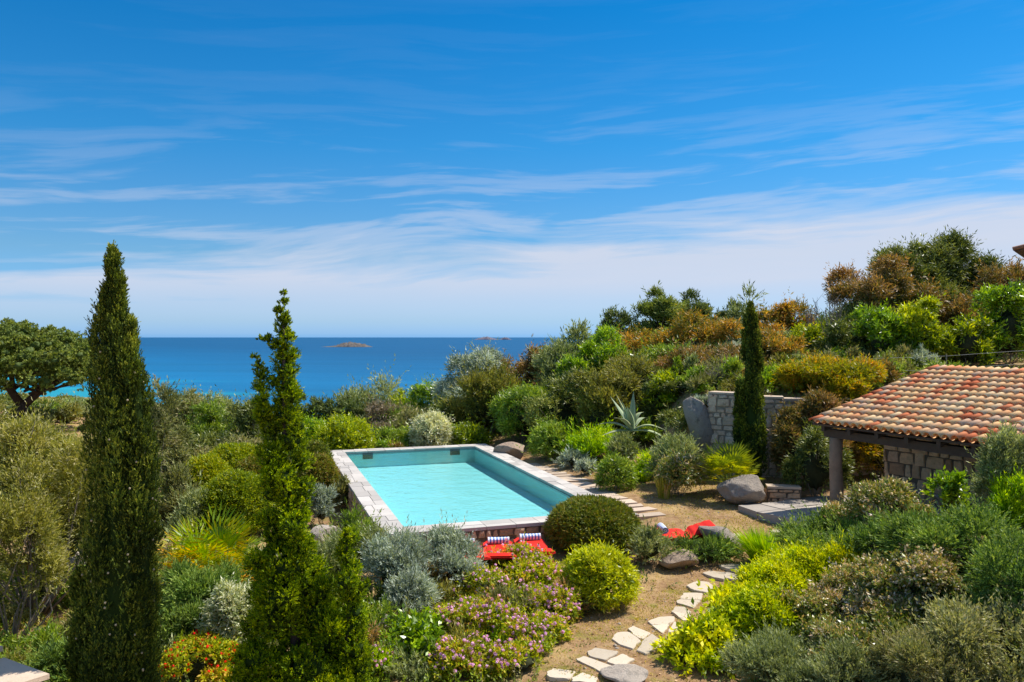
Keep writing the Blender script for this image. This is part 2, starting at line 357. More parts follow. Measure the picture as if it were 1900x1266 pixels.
# ------------------------------------------------------------------ foliage
def unit(v): return v/(np.linalg.norm(v, axis=-1, keepdims=True)+1e-9)
def sprigs(rng, O, A, L, m, ll, lw, ang, tone, curl=0.0, tipbias=.25, fold=.25):
    """leafy shoots: m leaves along each axis A (n,3) from origin O; returns quads and tones"""
    n = len(O)
    U = unit(np.cross(A, rng.normal(size=(n, 3)))); W = np.cross(A, U)
    t = (np.arange(m)[None]+rng.random((n, m)))/m
    ph = np.arange(m)[None]*2.4+rng.random((n, 1))*6.28+rng.normal(size=(n, m))*.5
    rad = np.cos(ph)[..., None]*U[:, None]+np.sin(ph)[..., None]*W[:, None]
    a = ang*(1.15-.5*t)[..., None]*(1+.35*rng.normal(size=(n, m, 1)))
    D = unit(A[:, None]*np.cos(a)+rad*np.sin(a)+np.array((0, 0, curl)))
    B = O[:, None]+A[:, None]*(t*L[:, None])[..., None]
    sz = (.65+.6*rng.random((n, m, 1)))
    side = unit(np.cross(D, rad+.4*rng.normal(size=(n, m, 3))))
    nrm = np.cross(side, D)
    tip = B+D*ll*sz; mid = B+D*ll*sz*.45+nrm*lw*fold*sz
    V = np.stack([B, mid-side*lw*.5*sz, tip, mid+side*lw*.5*sz], 2).reshape(-1, 3)
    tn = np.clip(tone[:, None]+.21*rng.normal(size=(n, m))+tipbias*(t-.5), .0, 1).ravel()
    return V, tn
def leafmesh(name, V, tn, m, parent=None, loc=(0, 0, 0)):
    Q = np.arange(len(V)).reshape(-1, 4)
    return rawmesh(name, V, Q, m, parent, loc, attrs={'tone': ('FACE', tn)})

# kind: material, leaf length, width, spread angle, leaves per shoot, shoot length, outward, up, random, clump radius (of crown), lumpiness, cover
K = {
 'broad':   dict(ll=.055, lw=.026, ang=1.05, m=9,  L=.10, ow=1, up=.5, rn=.5, rc=.34, lump=.16, cov=3.2),
 'bigleaf': dict(ll=.11,  lw=.050, ang=1.05, m=8,  L=.20, ow=1, up=.6, rn=.5, rc=.30, lump=.22, cov=3.0),
 'fine':    dict(ll=.050, lw=.011, ang=.60, m=13, L=.17, ow=.9, up=.9, rn=.45, rc=.34, lump=.16, cov=3.0),
 'spread':  dict(ll=.060, lw=.020, ang=.55, m=12, L=.22, ow=1.2, up=.35, rn=.5, rc=.30, lump=.2, cov=3.0),
 'silver':  dict(ll=.055, lw=.013, ang=.70, m=13, L=.17, ow=1, up=.9, rn=.35, rc=.36, lump=.12, cov=3.2),
 'dome':    dict(ll=.032, lw=.016, ang=1.0, m=8,  L=.05, ow=1, up=.2, rn=.45, rc=.13, lump=.02, cov=4.5, smooth=1),
 'round':   dict(ll=.044, lw=.024, ang=1.05, m=9, L=.085, ow=1, up=.45, rn=.4, rc=.2, lump=.06, cov=4.2, smooth=1),
 'wispy':   dict(ll=.080, lw=.015, ang=.65, m=12, L=.32, ow=.8, up=.7, rn=.6, rc=.34, lump=.3, cov=1.5),
 'maquis':  dict(ll=.070, lw=.032, ang=1.0, m=9,  L=.16, ow=1, up=.6, rn=.55, rc=.30, lump=.26, cov=2.6),
 'twist':   dict(ll=.042, lw=.016, ang=.6, m=9, L=.085, ow=1.1, up=.5, rn=.35, rc=.3, lump=.2, cov=3.2),
 'pinelike':dict(ll=.10,  lw=.022, ang=.95, m=14, L=.14, ow=1, up=.9, rn=.4, rc=.26, lump=.25, cov=2.6),
}
SEEDN = [100]
def crown(rng, k, R_, H, d, z0=0.0, flat=1.0, cov=1.0, cap=60000, nclump=None):
    """shoots on lumpy clumps filling a dome of radius R_ and height H above z0"""
    k = dict(K[k]); px = d/683.0
    sc = max(1.0, 1.75*px/ (k['ll']*.45))        # keep far leaves above pixel size
    ll = k['ll']*min(sc, 3.0); lw = max(k['lw'], .85*px if d < 60 else px); L = k['L']*max(1, sc*.8)
    L = min(L, .45*min(R_, H))
    R_ = max(R_-.45*L, R_*.7); H = max(H-.5*L, H*.7)
    rc = k['rc']; n = nclump or int(np.clip(1.6/rc**2, 14, 110))
    zc = z0+H*.42; D = unit(rng.normal(size=(n, 3))); D[:, 2] = np.where(D[:, 2] < -.62, -D[:, 2], D[:, 2]); D = unit(D)
    ax = np.array((R_, R_*flat, H*.58)); az = np.where(D[:, 2] < 0, .66, 1.0)
    rr = (1-rc)*(1+(k['lump']+.05*(k['lump'] > .07))*rng.normal(size=n)); rr = np.clip(rr, .3, 1.08)
    C = D*ax*rr[:, None]; C[:, 2] = C[:, 2]*az+zc
    cr = rc*(1+.32*rng.normal(size=n)).clip(.5, 1.6)
    wob = 1+.13*np.sin(2*np.arctan2(D[:, 1], D[:, 0])+rng.random()*6)+.08*np.sin(3*np.arctan2(D[:, 1], D[:, 0])+rng.random()*6)
    if k['lump'] > .05: C[:, :2] *= wob[:, None]
    ctone = .45+.13*rng.normal(size=n)
    area = 2*pi*R_*(.5*R_+.6*H)*flat
    nl = int(min(cap, k['cov']*cov*area/(ll*lw*.5))); ns = max(60, int(nl/k['m']*1.35))
    ci = rng.integers(0, n, ns); e = unit(rng.normal(size=(ns, 3)))
    outd = unit(C-np.array((0, 0, zc-.3*H)))[ci]
    e = unit(e+outd*.75)
    O = C[ci]+e*ax*cr[ci][:, None]*(.55+.35*rng.random((ns, 1)))
    A = unit(e*k['ow']+np.array((0, 0, k['up']))+k['rn']*rng.normal(size=(ns, 3)))
    if k.get('smooth'):
        e = unit(rng.normal(size=(ns, 3))); e[:, 2] = np.where(e[:, 2] < -.5, -e[:, 2], e[:, 2]); bump = 1+(.02*np.sin(e[:, 0]*7+e[:, 1]*5+R_*9)+.015*np.sin(e[:, 2]*11+e[:, 0]*6))*(3.0 if k['lump'] > .05 else 1)
        O = e*ax*(bump*(.90+.10*rng.random(ns)))[:, None]; O[:, 2] = O[:, 2]*np.where(e[:, 2] < 0, .66, 1)+zc; A = unit(e+.45*rng.normal(size=(ns, 3))); C = C[:0]; ci = ci*0
    T = O+A*L*.8
    q = ((T[:, None]-C[None])/ax/cr[None, :len(C), None]); inside = (np.linalg.norm(q, axis=2) < .62).any(1) if len(C) else np.zeros(ns, bool)
    keep = ~inside & (O[:, 2] > z0+.02)
    O, A, ci = O[keep], A[keep], ci[keep]
    Ls = L*(.7+.6*rng.random(len(O)))*(1+(k['lump'] > .05)*1.1*(rng.random(len(O)) < .07))
    V, tn = sprigs(rng, O, A, Ls, k['m'], ll, lw, k['ang'], ctone[ci]+.1*rng.normal(size=len(O)))
    if not len(C): C = O[:12]*.8
    return V, tn, C, O+A*Ls[:, None], A
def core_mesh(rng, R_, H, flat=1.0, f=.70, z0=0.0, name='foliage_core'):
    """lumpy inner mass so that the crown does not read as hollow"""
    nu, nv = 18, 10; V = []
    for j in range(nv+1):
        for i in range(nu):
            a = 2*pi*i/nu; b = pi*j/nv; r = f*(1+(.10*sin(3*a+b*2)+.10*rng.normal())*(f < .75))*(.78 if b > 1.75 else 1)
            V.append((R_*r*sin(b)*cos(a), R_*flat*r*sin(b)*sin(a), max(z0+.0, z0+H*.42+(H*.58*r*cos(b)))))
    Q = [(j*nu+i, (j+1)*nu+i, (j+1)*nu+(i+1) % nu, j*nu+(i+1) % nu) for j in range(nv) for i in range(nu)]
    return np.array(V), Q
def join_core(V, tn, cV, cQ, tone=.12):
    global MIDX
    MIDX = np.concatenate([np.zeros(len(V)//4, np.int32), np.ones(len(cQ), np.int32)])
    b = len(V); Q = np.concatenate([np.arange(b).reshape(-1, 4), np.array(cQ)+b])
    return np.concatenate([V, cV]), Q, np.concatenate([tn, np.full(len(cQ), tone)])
def stems(rng, C, r0, n, name, parent, m=M_TWIG, base=(0, 0, 0), zb=-.15):
    mb = MB(); idx = rng.choice(len(C), min(n, len(C)), replace=False)
    for i in idx:
        c = C[i]; b = np.array((base[0]+rng.normal()*r0, base[1]+rng.normal()*r0, zb)); mid = (b+c)*.5+rng.normal(size=3)*.12*np.linalg.norm(c-b)*np.array((1, 1, .2))
        mb.tube([b, mid, c, c+(c-mid)*.5], [r0, r0*.7, r0*.4, r0*.12], 5)
    return mb.build(name, m, parent, smooth=True)

def shrub(kind, m, px, top, w, label, d=None, base=None, name='shrub', cat='shrub', flat=1.0, cov=1.0, cap=60000, flowers=None,
          zlift=0.0, core=.50, nstem=7, hmin=.25, group=None, trunk=False, seed=None, lean=0):
    """a plant standing where the photo pixel (px, base) meets the ground, or at distance d; top and w are photo pixels"""
    SEEDN[0] += 1; rng = np.random.default_rng(seed or SEEDN[0])
    if d is None:
        x, d, z = ray(px, base); d = d+w/F*d*.35; x = (px-950)/F*d; z = h1(x, d)
    else: x, d = at(px, d); z = h1(x, d)
    H = max(hmin, CAMZ-(top-625)/F*d-z); R_ = w/2/F*d*({'maquis': 1.22, 'bigleaf': 1.12, 'pinelike': 1.12}.get(kind, 1.0))
    rt = empty(name, (x, d, z), 0, label, cat, group)
    z0 = zlift*H
    V, tn, C, T, A = crown(rng, kind, R_, H-z0, d, z0, flat, cov, cap)
    mm = FM[m] if isinstance(m, str) else m
    pn = 'crown' if trunk else 'foliage'
    if core:
        if kind == 'dome': core = .86
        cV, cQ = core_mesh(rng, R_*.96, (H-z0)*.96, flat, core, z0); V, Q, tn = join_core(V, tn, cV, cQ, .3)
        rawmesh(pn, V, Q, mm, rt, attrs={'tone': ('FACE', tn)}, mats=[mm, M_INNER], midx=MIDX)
    else: leafmesh(pn, V, tn, mm, rt)
    if trunk:
        tr = MB(); r = max(.05, R_*.07); top_ = np.array((rng.normal()*.15*R_, rng.normal()*.15*R_, z0+.5*(H-z0)))
        tr.tube([(0, 0, -.3), top_*.45+rng.normal(size=3)*.06, top_], [r*1.3, r, r*.6], 8)
        for i in rng.choice(len(C), min(16, len(C)), replace=False):
            s = top_*rng.uniform(.45, .95); tr.tube([s, (s+C[i])/2+rng.normal(size=3)*.08*R_, C[i]], [r*.5, r*.3, r*.12], 5)
        tr.build('trunk', M_BARK, rt, smooth=True)
    elif nstem: stems(rng, C, max(.012, R_*.018), nstem, 'stems', rt, base=(0, 0, 0))
    if flowers: add_flowers(rng, T, A, rt, *flowers, d=d)
    return rt
def add_flowers(rng, T, A, rt, m, frac, size, d=15, name='flowers'):
    """small heads of petals on the outer shoot tips"""
    up = T[:, 2] > np.quantile(T[:, 2], .3); T = T[up]; k = max(5, int(len(T)*frac)); i = rng.choice(len(T), min(k, len(T)), replace=False); T = T[i]
    n, p = len(T), 9; dirs = unit(rng.normal(size=(n, p, 3))+np.array((0, 0, .6)))
    B = T[:, None]+dirs*size*.35; s1 = unit(np.cross(dirs, rng.normal(size=(n, p, 3)))); s2 = np.cross(dirs, s1); q = size*.34
    V = np.stack([B-s1*q, B-s2*q, B+s1*q, B+s2*q], 2).reshape(-1, 3)
    return leafmesh(name, V, rng.random(n*p), m, rt)

# ------------------------------------------------------------------ stone and building materials
def stone_slab_mat(name, c1, c2, joint=None, scale=3):
    m, N, b, out = mat(name); oc = N.n('ShaderNodeTexCoord').outputs['Object']
    t = N.n('ShaderNodeAttribute', attribute_name='tone').outputs['Fac']
    n = N.noise(oc, scale, 6, .7); n2 = N.noise(oc, scale*14, 4, .7)
    c = N.mix(N.m('ADD', N.m('MULTIPLY', n, .7), N.m('MULTIPLY', n2, .3)), c1, c2)
    c = N.n('ShaderNodeHueSaturation', {'Color': c, 'Value': N.m('ADD', .82, N.m('MULTIPLY', t, .36))}).outputs[0]
    spots = N.ramp(N.noise(oc, scale*2.3, 5, .75), [(.60, 0), (.72, .45)])
    c = N.mix(spots, c, tuple(x*.5 for x in c1))
    P(b, Base_Color=c, Roughness=.85); b.inputs['Specular IOR Level'].default_value = .2
    P(b, Normal=N.n('ShaderNodeBump', {'Strength': .5, 'Distance': .015, 'Height': N.m('ADD', n2, n)}).outputs[0]); return m
M_COPE = stone_slab_mat('pool_coping_stone', (.41, .37, .33), (.60, .555, .50))
M_STEP = stone_slab_mat('stepping_stone', (.45, .355, .25), (.70, .60, .46))
M_PAVE = stone_slab_mat('pinkish_paver', (.42, .32, .23), (.66, .52, .39))
M_FLAG = stone_slab_mat('flagstone', (.30, .26, .22), (.50, .44, .37))
def rubble_mat(name, cols, mortar, scale=3.2):
    m, N, b, out = mat(name); oc = N.n('ShaderNodeTexCoord').outputs['Object']
    wp = N.n('ShaderNodeVectorMath', {0: oc, 1: N.n('ShaderNodeVectorMath', {0: N.noise(oc, 4, 2, out=1), 1: (.13, .13, .13)}, operation='MULTIPLY').outputs[0]}, operation='ADD').outputs[0]
    v1 = N.n('ShaderNodeTexVoronoi', {'Vector': wp, 'Scale': scale, 'Randomness': .9}, feature='F1')
    v2 = N.n('ShaderNodeTexVoronoi', {'Vector': wp, 'Scale': scale, 'Randomness': .9}, feature='DISTANCE_TO_EDGE')
    s = N.n('ShaderNodeSeparateColor', {0: v1.outputs['Color']}).outputs[0]
    c = N.ramp(s, [(i/(len(cols)-1), q) for i, q in enumerate(cols)])
    n = N.noise(oc, 22, 5, .7)
    c = N.n('ShaderNodeHueSaturation', {'Color': c, 'Value': N.m('ADD', .6, N.m('MULTIPLY', n, .8))}).outputs[0]
    e = N.ramp(v2.outputs['Distance'], [(.0, 0), (.022, 1)])
    c = N.mix(e, mortar, c); P(b, Base_Color=c, Roughness=.9); b.inputs['Specular IOR Level'].default_value = .15
    hh = N.m('ADD', N.ramp(v2.outputs['Distance'], [(.0, 0), (.12, 1)], 'EASE'), N.m('MULTIPLY', n, .35))
    P(b, Normal=N.n('ShaderNodeBump', {'Strength': 1.0, 'Distance': .06, 'Height': hh}).outputs[0]); return m
M_WALL = rubble_mat('granite_rubble', [(.40, .30, .22), (.54, .41, .30), (.62, .44, .32), (.48, .38, .30), (.70, .57, .43)], (.24, .18, .13), 4.3)
M_WALL2 = rubble_mat('pavilion_rubble', [(.44, .28, .17), (.56, .37, .23), (.66, .45, .28), (.50, .36, .25)], (.13, .09, .06), 3.8)
M_PWALL = rubble_mat('pool_wall_stone', [(.22, .18, .15), (.34, .27, .22), (.40, .31, .25), (.28, .24, .21)], (.15, .12, .10), 5)

def masonry(mb, A, B, nrm, z0, zt, seed, size=.24):
    """irregular stones standing a little proud of a wall face from A to B (xy), facing nrm; zt(t) is the top"""
    rng = random.Random(seed); A = np.array(A, float); B = np.array(B, float); L = np.linalg.norm(B-A); e = (B-A)/L; nrm = np.array(nrm, float); z = z0; zm = max(zt(0), zt(1))
    while z < zm-.05:
        h = rng.uniform(.55, 1.35)*size*.8; u = rng.uniform(-.2, 0)
        while u < L:
            w = rng.uniform(.6, 1.9)*size; u0, u1 = max(u, 0), min(u+w, L); hh = h*rng.choice((1, 1, 1, rng.uniform(.6, .85), rng.uniform(1.1, 1.3)))
            top = min(z+hh, zt((u0+u1)/2/L)); g = .012
            if u1-u0 > .06 and top-z > .05:
                j = lambda q: rng.uniform(-q, q); pr = rng.uniform(.018, .055); c = [(u0+g, z+g), ((u0+u1)/2+j(.05), z+g*.5), (u1-g, z+g+abs(j(.02))), (u1-g-abs(j(.03)), (z+top)/2+j(.03)), (u1-g-abs(j(.05)), top-g), ((u0+u1)/2+j(.05), top-g*.5), (u0+g+abs(j(.05)), top-g-abs(j(.02))), (u0+g+abs(j(.02)), (z+top)/2+j(.03))]
                cu, cz = sum(p[0] for p in c)/8, sum(p[1] for p in c)/8
                def V(p, k, d): q = A+e*(cu+(p[0]-cu)*k)+nrm*d; return (q[0], q[1], cz+(p[1]-cz)*k)
                rings = [[V(p, 1, -.01) for p in c], [V(p, .97, pr*.6) for p in c], [V(p, .84, pr) for p in c], [V(p, .4, pr*(1+j(.25))) for p in c]]
                fs = [(k*8+m_, k*8+(m_+1) % 8, k*8+8+(m_+1) % 8, k*8+8+m_) for k in range(3) for m_ in range(8)]+[tuple(range(24, 32))]
                mb.add(sum(rings, []), fs, min(1, max(0, rng.gauss(.5, .28))))
            u += w
        z += h
def rubble_stone_mat(name, cols):
    m, N, b, out = mat(name); oc = N.n('ShaderNodeTexCoord').outputs['Object']; t = N.n('ShaderNodeAttribute', attribute_name='tone').outputs['Fac']
    c = N.ramp(t, [(i/(len(cols)-1), q) for i, q in enumerate(cols)]); n = N.noise(oc, 9, 6, .7)
    c = N.n('ShaderNodeHueSaturation', {'Color': c, 'Value': N.m('ADD', .55, N.m('MULTIPLY', n, .9))}).outputs[0]
    c = N.mix(N.ramp(N.noise(oc, 5, 5, .75), [(.56, 0), (.68, .5)]), c, (.16, .14, .11))
    P(b, Base_Color=c, Roughness=.92, Normal=N.n('ShaderNodeBump', {'Strength': .8, 'Distance': .03, 'Height': N.noise(oc, 18, 6, .75)}).outputs[0]); b.inputs['Specular IOR Level'].default_value = .12; return m
M_RS1 = rubble_stone_mat('granite_wall_stone', [(.38, .28, .20), (.58, .43, .30), (.68, .47, .33), (.76, .60, .44), (.52, .40, .30)])
M_RS2 = rubble_stone_mat('pavilion_wall_stone', [(.46, .27, .16), (.66, .41, .24), (.78, .52, .32), (.60, .38, .25)])
M_MORT1 = simple('wall_mortar', (.30, .24, .18), .95, .3, 12, .4); M_MORT2 = simple('pavilion_mortar', (.16, .12, .085), .95, .3, 12, .4)
# ------------------------------------------------------------------ pool
def build_pool():
    c = (PL[0]+PL[2])/2; rt = empty('swimming_pool', (c[0], c[1], 0), 0, 'long turquoise swimming pool with a wide pale stone rim', 'swimming pool')
    loc = (-c[0], -c[1], 0); rng = random.Random(4)
    cw = .60
    mb = MB()
    def slab(u0, v0, u1, v1):
        g = .006; z1 = rng.uniform(-.004, .004)
        mb.prism([puv(u0+g, v0+g, 0), puv(u1-g, v0+g, 0), puv(u1-g, v1-g, 0), puv(u0+g, v1-g, 0)], -.075, z1, rng.random())
    def run(a0, a1, b0, b1, along):
        t = a0
        while t < a1-.02:
            s = min(a1, t+rng.uniform(.42, .75));  s = a1 if a1-s < .2 else s
            k = b0+(b1-b0)*rng.uniform(.35, .65)
            for q0, q1 in ((b0, k), (k, b1)):
                slab(*((t, q0, s, q1) if along == 'u' else (q0, t, q1, s)))
            t = s
    run(0, PW, 0, cw, 'u'); run(0, PW, PLN-cw, PLN, 'u'); run(cw, PLN-cw, 0, cw, 'v'); run(cw, PLN-cw, PW-cw, PW, 'v')
    mb.build('coping', M_COPE, rt, loc)
    mb = MB(); o = .05
    for a, b_ in (((o, o), (PW-o, o+.3)), ((o, PLN-o-.3), (PW-o, PLN-o)), ((o, o+.3), (o+.3, PLN-o-.3)), ((PW-o-.3, o+.3), (PW-o, PLN-o-.3))):
        mb.prism([puv(a[0], a[1], 0), puv(b_[0], a[1], 0), puv(b_[0], b_[1], 0), puv(a[0], b_[1], 0)], -2.0, -.077)
    ow_ = mb.build('outer_wall', M_MORT2, rt, loc); mb = MB(); q0, q1, q3 = [np.array(puv(*p, 0))[:2] for p in ((o, o), (PW-o, o), (o, PLN-o))]
    masonry(mb, q0, q1, -PG, -.85, lambda t: -.085, 3, .2); masonry(mb, q3, q0, -PE, -1.3, lambda t: -.085, 4, .2); so = mb.build('stones', M_RS2, ow_)
    # basin
    m, N, b, out = mat('pool_plaster'); oc = N.n('ShaderNodeTexCoord').outputs['Object']
    n = N.noise(oc, .8, 4, .6); n2 = N.noise(oc, 9, 4, .7)
    cc = N.mix(n, (.62, .82, .80), (.84, .93, .90)); cc = N.mix(N.ramp(n2, [(.35, 0), (.75, .45)]), cc, (.50, .76, .76))
    P(b, Base_Color=cc, Roughness=.8)
    i0 = cw+.02; z0, z1 = -.078, -.62
    mb = MB(); fl = [puv(i0, i0, z1), puv(PW-i0, i0, z1), puv(PW-i0, PLN-i0, z1), puv(i0, PLN-i0, z1)]
    tp = [(p[0], p[1], z0) for p in fl]; wl = [(p[0], p[1], -.135) for p in fl]
    fl2 = [puv(i0+.0, i0+.0, z1)]+fl[1:]
    mb.add(fl2, [(0, 1, 2, 3)]); mb.build('basin_floor', m, rt, loc)
    mw, N, b, out = mat('shaded_basin_plaster'); oc = N.n('ShaderNodeTexCoord').outputs['Object']; P(b, Base_Color=N.mix(N.noise(oc, 1.3, 5, .65), (.38, .72, .72), (.56, .86, .85)), Roughness=.8)  # darker teal than the floor: shade and water tint put into the colour
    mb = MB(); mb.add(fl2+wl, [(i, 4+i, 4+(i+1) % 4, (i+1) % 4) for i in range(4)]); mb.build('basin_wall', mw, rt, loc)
    m2, N, b, out = mat('waterline_tile'); oc = N.n('ShaderNodeTexCoord').outputs['Object']
    P(b, Base_Color=N.mix(N.noise(oc, 14, 4, .6), (.15, .27, .28), (.26, .38, .38)), Roughness=.3)
    mb = MB(); mb.add(wl+tp, [(i, 4+i, 4+(i+1) % 4, (i+1) % 4) for i in range(4)]); mb.build('waterline_tiles', m2, rt, loc)
    # water: clear turquoise film with a fresnel gloss and small ripples, over a body that tints what lies below
    m3, N, b, out = mat('pool_water'); oc = N.n('ShaderNodeTexCoord').outputs['Object']
    bmp = N.n('ShaderNodeBump', {'Strength': .9, 'Distance': .04, 'Height': N.m('ADD', N.noise(oc, 2.2, 3, .6), N.m('MULTIPLY', N.noise(oc, 9, 3, .6), .3))}).outputs[0]
    tr = N.n('ShaderNodeBsdfTransparent', {'Color': (.54, .85, .865, 1)}).outputs[0]
    gl = N.n('ShaderNodeBsdfGlossy', {'Color': (1, 1, 1, 1), 'Roughness': .06, 'Normal': bmp}).outputs[0]
    fr = N.n('ShaderNodeFresnel', {'IOR': 1.33, 'Normal': bmp}).outputs[0]
    mx = N.n('ShaderNodeMixShader', {0: N.m('MULTIPLY', fr, .8), 1: tr, 2: gl}).outputs[0]; m3.node_tree.links.new(mx, out.inputs[0])
    mb = MB(); e = i0-.002
    mb.add([puv(e, e, -.09), puv(PW-e, e, -.09), puv(PW-e, PLN-e, -.09), puv(e, PLN-e, -.09)], [(0, 1, 2, 3)]); mb.build('water', m3, rt, loc)
    dk = simple('skimmer_dark', (.03, .05, .05), .5, .2)
    for u in (1.25, PW-1.6):
        mb = MB(); q = PLN-i0
        mb.prism([puv(u, q-.03, 0), puv(u+.38, q-.03, 0), puv(u+.38, q-.001, 0), puv(u, q-.001, 0)], -.30, -.085); mb.build('skimmer', dk, rt, loc)
build_pool()

# ------------------------------------------------------------------ pavilion
PO, PU, PV = np.array((7.45, 19.6)), np.array((.419, -.908)), np.array((.908, .419))
ZE, RISE, RL = 2.15, 1.27, 4.53
def pav(u, v, z): p = PO+PU*u+PV*v; return np.array((p[0], p[1], z))
def build_pavilion():
    rt = empty('stone_pavilion', (*(PO+PU*2+PV*1.5), 0), 0, 'open stone pavilion under a faded terracotta tiled roof', 'pavilion')
    L = -np.array(rt.location); rng = random.Random(7); UL = 9.4
    zs = lambda v: ZE+RISE*v/RL
    m, N, b, out = mat('terracotta_tile'); oc = N.n('ShaderNodeTexCoord').outputs['Object']
    t = N.n('ShaderNodeAttribute', attribute_name='tone').outputs['Fac']
    c = N.ramp(t, [(0, (.60, .15, .055)), (.16, (.68, .22, .09)), (.3, (.74, .33, .14)), (.45, (.74, .40, .17)), (.62, (.78, .47, .21)), (.8, (.74, .42, .22)), (.92, (.60, .37, .23)), (1, (.80, .54, .28))])
    n = N.noise(oc, 9, 6, .7); c = N.n('ShaderNodeHueSaturation', {'Color': c, 'Value': N.m('ADD', .92, N.m('MULTIPLY', n, .64))}).outputs[0]
    c = N.mix(N.ramp(N.noise(oc, 26, 5, .75), [(.60, 0), (.72, .4)]), c, (.34, .27, .20))
    P(b, Base_Color=c, Roughness=.85, Normal=N.n('ShaderNodeBump', {'Strength': .4, 'Distance': .01, 'Height': N.noise(oc, 50, 4, .7)}).outputs[0]); b.inputs['Specular IOR Level'].default_value = .2
    V = []; Q = []; T = []; pitch = .212; ex = RL/13
    sl = math.atan2(RISE, RL); nrm = np.array((-sin(sl)*PV[0], -sin(sl)*PV[1], cos(sl))); sv = np.array((cos(sl)*PV[0], cos(sl)*PV[1], sin(sl))); su = np.array((*PU, 0)); o0 = pav(0, 0, ZE)
    n_c = int(UL/pitch); K_ = 7; ll = ex/cos(sl)
    for i in range(n_c):
        for j in range(13):
            tone = min(1, max(0, rng.choice([rng.gauss(.10, .06), rng.gauss(.32, .08), rng.gauss(.5, .1), rng.gauss(.6, .1), rng.gauss(.97, .06), rng.gauss(.8, .1)])))
            for cover in (1, 0):
                u = (i+.5)*pitch+(0 if cover else pitch/2)+rng.gauss(0, .005); r0, r1 = (.098, .080) if cover else (.070, .085)
                s0 = j*ll-(.07 if cover else .02)+rng.gauss(0, .008); s1 = s0+ll*1.16; base = len(V); yaw = rng.gauss(0, .012)
                rings = [(s0, r0, 0), (s1, r1, 0)] + ([(s0, r0-.017, 1)] if cover else [])
                if cover: rings += [(s0+.10, r0-.020, 1)]
                lift = (.055 if cover else .062)
                for (s, r, inn) in rings:
                    lf = lift+(.030 if s < s1-.1 else .006) if cover else lift+(.018 if s == s0 else 0)
                    for k in range(K_):
                        a = pi*k/(K_-1); h = sin(a)*r*(.92 if cover else -.75); w = -cos(a)*r
                        V.append(o0+su*(u+w+yaw*(s-s0))+sv*s+nrm*(h+lf-(.0)))
                for k in range(K_-1):
                    q = [(base+k, base+k+1, base+K_+k+1, base+K_+k)]
                    if cover: q += [(base+k, base+2*K_+k, base+2*K_+k+1, base+k+1), (base+2*K_+k, base+3*K_+k, base+3*K_+k+1, base+2*K_+k+1)]
                    Q += q; T += [tone if cover else .5]*len(q)
    rawmesh('roof', np.array(V)+L, Q, m, rt, attrs={'tone': ('FACE', T)})
    wood = simple('dark_wood', (.10, .065, .045), .8, .35, 8, .4); pw = simple('weathered_post', (.40, .24, .15), .85, .45, 7, .5)
    stone = simple('plaster_cornice', (.36, .28, .22), .9, .2, 6, .3)
    def pbox(mb, u0, u1, v0, v1, z0, z1, sloped=False):
        P8 = [pav(u, v, (z+(zs(v)-ZE) if sloped else z))+L for z in (z0, z1) for u, v in ((u0, v0), (u1, v0), (u1, v1), (u0, v1))]
        mb.add(P8, [(3, 2, 1, 0), (4, 5, 6, 7), (0, 1, 5, 4), (1, 2, 6, 5), (2, 3, 7, 6), (3, 0, 4, 7)])
    mb = MB(); pbox(mb, .02, UL, .03, RL-.02, ZE-.05, ZE-.005, True); mb.build('roof_deck', wood, rt)
    for q in range(12):
        mb = MB(); u = .25+q*.78; pbox(mb, u, u+.10, .08, RL-.1, ZE-.20, ZE-.055, True); mb.build('rafter', wood, rt)
    mb = MB(); pbox(mb, .14, UL, .28, .52, ZE-.33, ZE-.14); mb.build('beam', wood, rt)
    mb = MB(); pbox(mb, .14, .36, .54, RL-.2, ZE-.33, ZE-.205); mb.build('beam', wood, rt)
    for u in (.42, 5.2):
        c = pav(u, .40, 0)+L; mb = MB(); k = 9; zt = ZE-.332
        mb.tube([c+(0, 0, -.2), c+(.012, .0, .5), c+(-.01, .01, 1.1), c+(0, 0, zt)], [.175, .16, .15, .155], 12); mb.build('post', pw, rt, smooth=True)
    mb = MB(); pbox(mb, .05, UL, 2.5, 2.9, -.3, zs(2.5)-.21); bw = mb.build('back_wall', M_MORT2, rt); mb = MB(); a_, b2_ = pav(.05, 2.5, 0)[:2]+L[:2], pav(UL, 2.5, 0)[:2]+L[:2]; masonry(mb, a_, b2_, -PV, .0, lambda t: zs(2.5)-.23, 8, .30); a_, b2_ = pav(.05, 2.9, 0)[:2]+L[:2], pav(.05, 2.5, 0)[:2]+L[:2]; masonry(mb, a_, b2_, -PU, .0, lambda t: zs(2.5)-.23, 9, .26); o_ = mb.build('stones', M_RS2, bw)
    mb = MB(); pbox(mb, .45, UL, 2.40, 2.498, -.1, .42); mb.build('bench', M_WALL2, rt)
    mb = MB(); pbox(mb, .40, UL, 2.36, 2.499, .422, .47); mb.build('bench_top', M_FLAG, rt)
build_pavilion()
def build_patio():
    mb = MB(); rng = random.Random(3)
    us = [-.9, -.2, .5, 1.2, 2.0, 2.8, 3.7, 4.6, 5.6, 6.6, 7.8, 9]; vs = [-1.5, -.9, -.2, .5, 1.2, 1.9, 2.35]
    jit = {(i, j): (rng.uniform(-.14, .14), rng.uniform(-.12, .12)) for i in range(len(us)) for j in range(len(vs))}
    for i in range(len(us)-1):
        for j in range(len(vs)-1):
            if (us[i] > 1.0 and vs[j] < -.6): continue
            c = [pav(us[a]+jit[a, b][0], vs[b]+jit[a, b][1], 0) for a, b in ((i, j), (i+1, j), (i+1, j+1), (i, j+1))]
            ctr = sum(c)/4; c = [ctr+(p-ctr)*.955 for p in c]
            mb.prism(c, -.3, .05+rng.uniform(-.006, .006), rng.random())
    tag(mb.build('patio', M_FLAG), kind='structure')
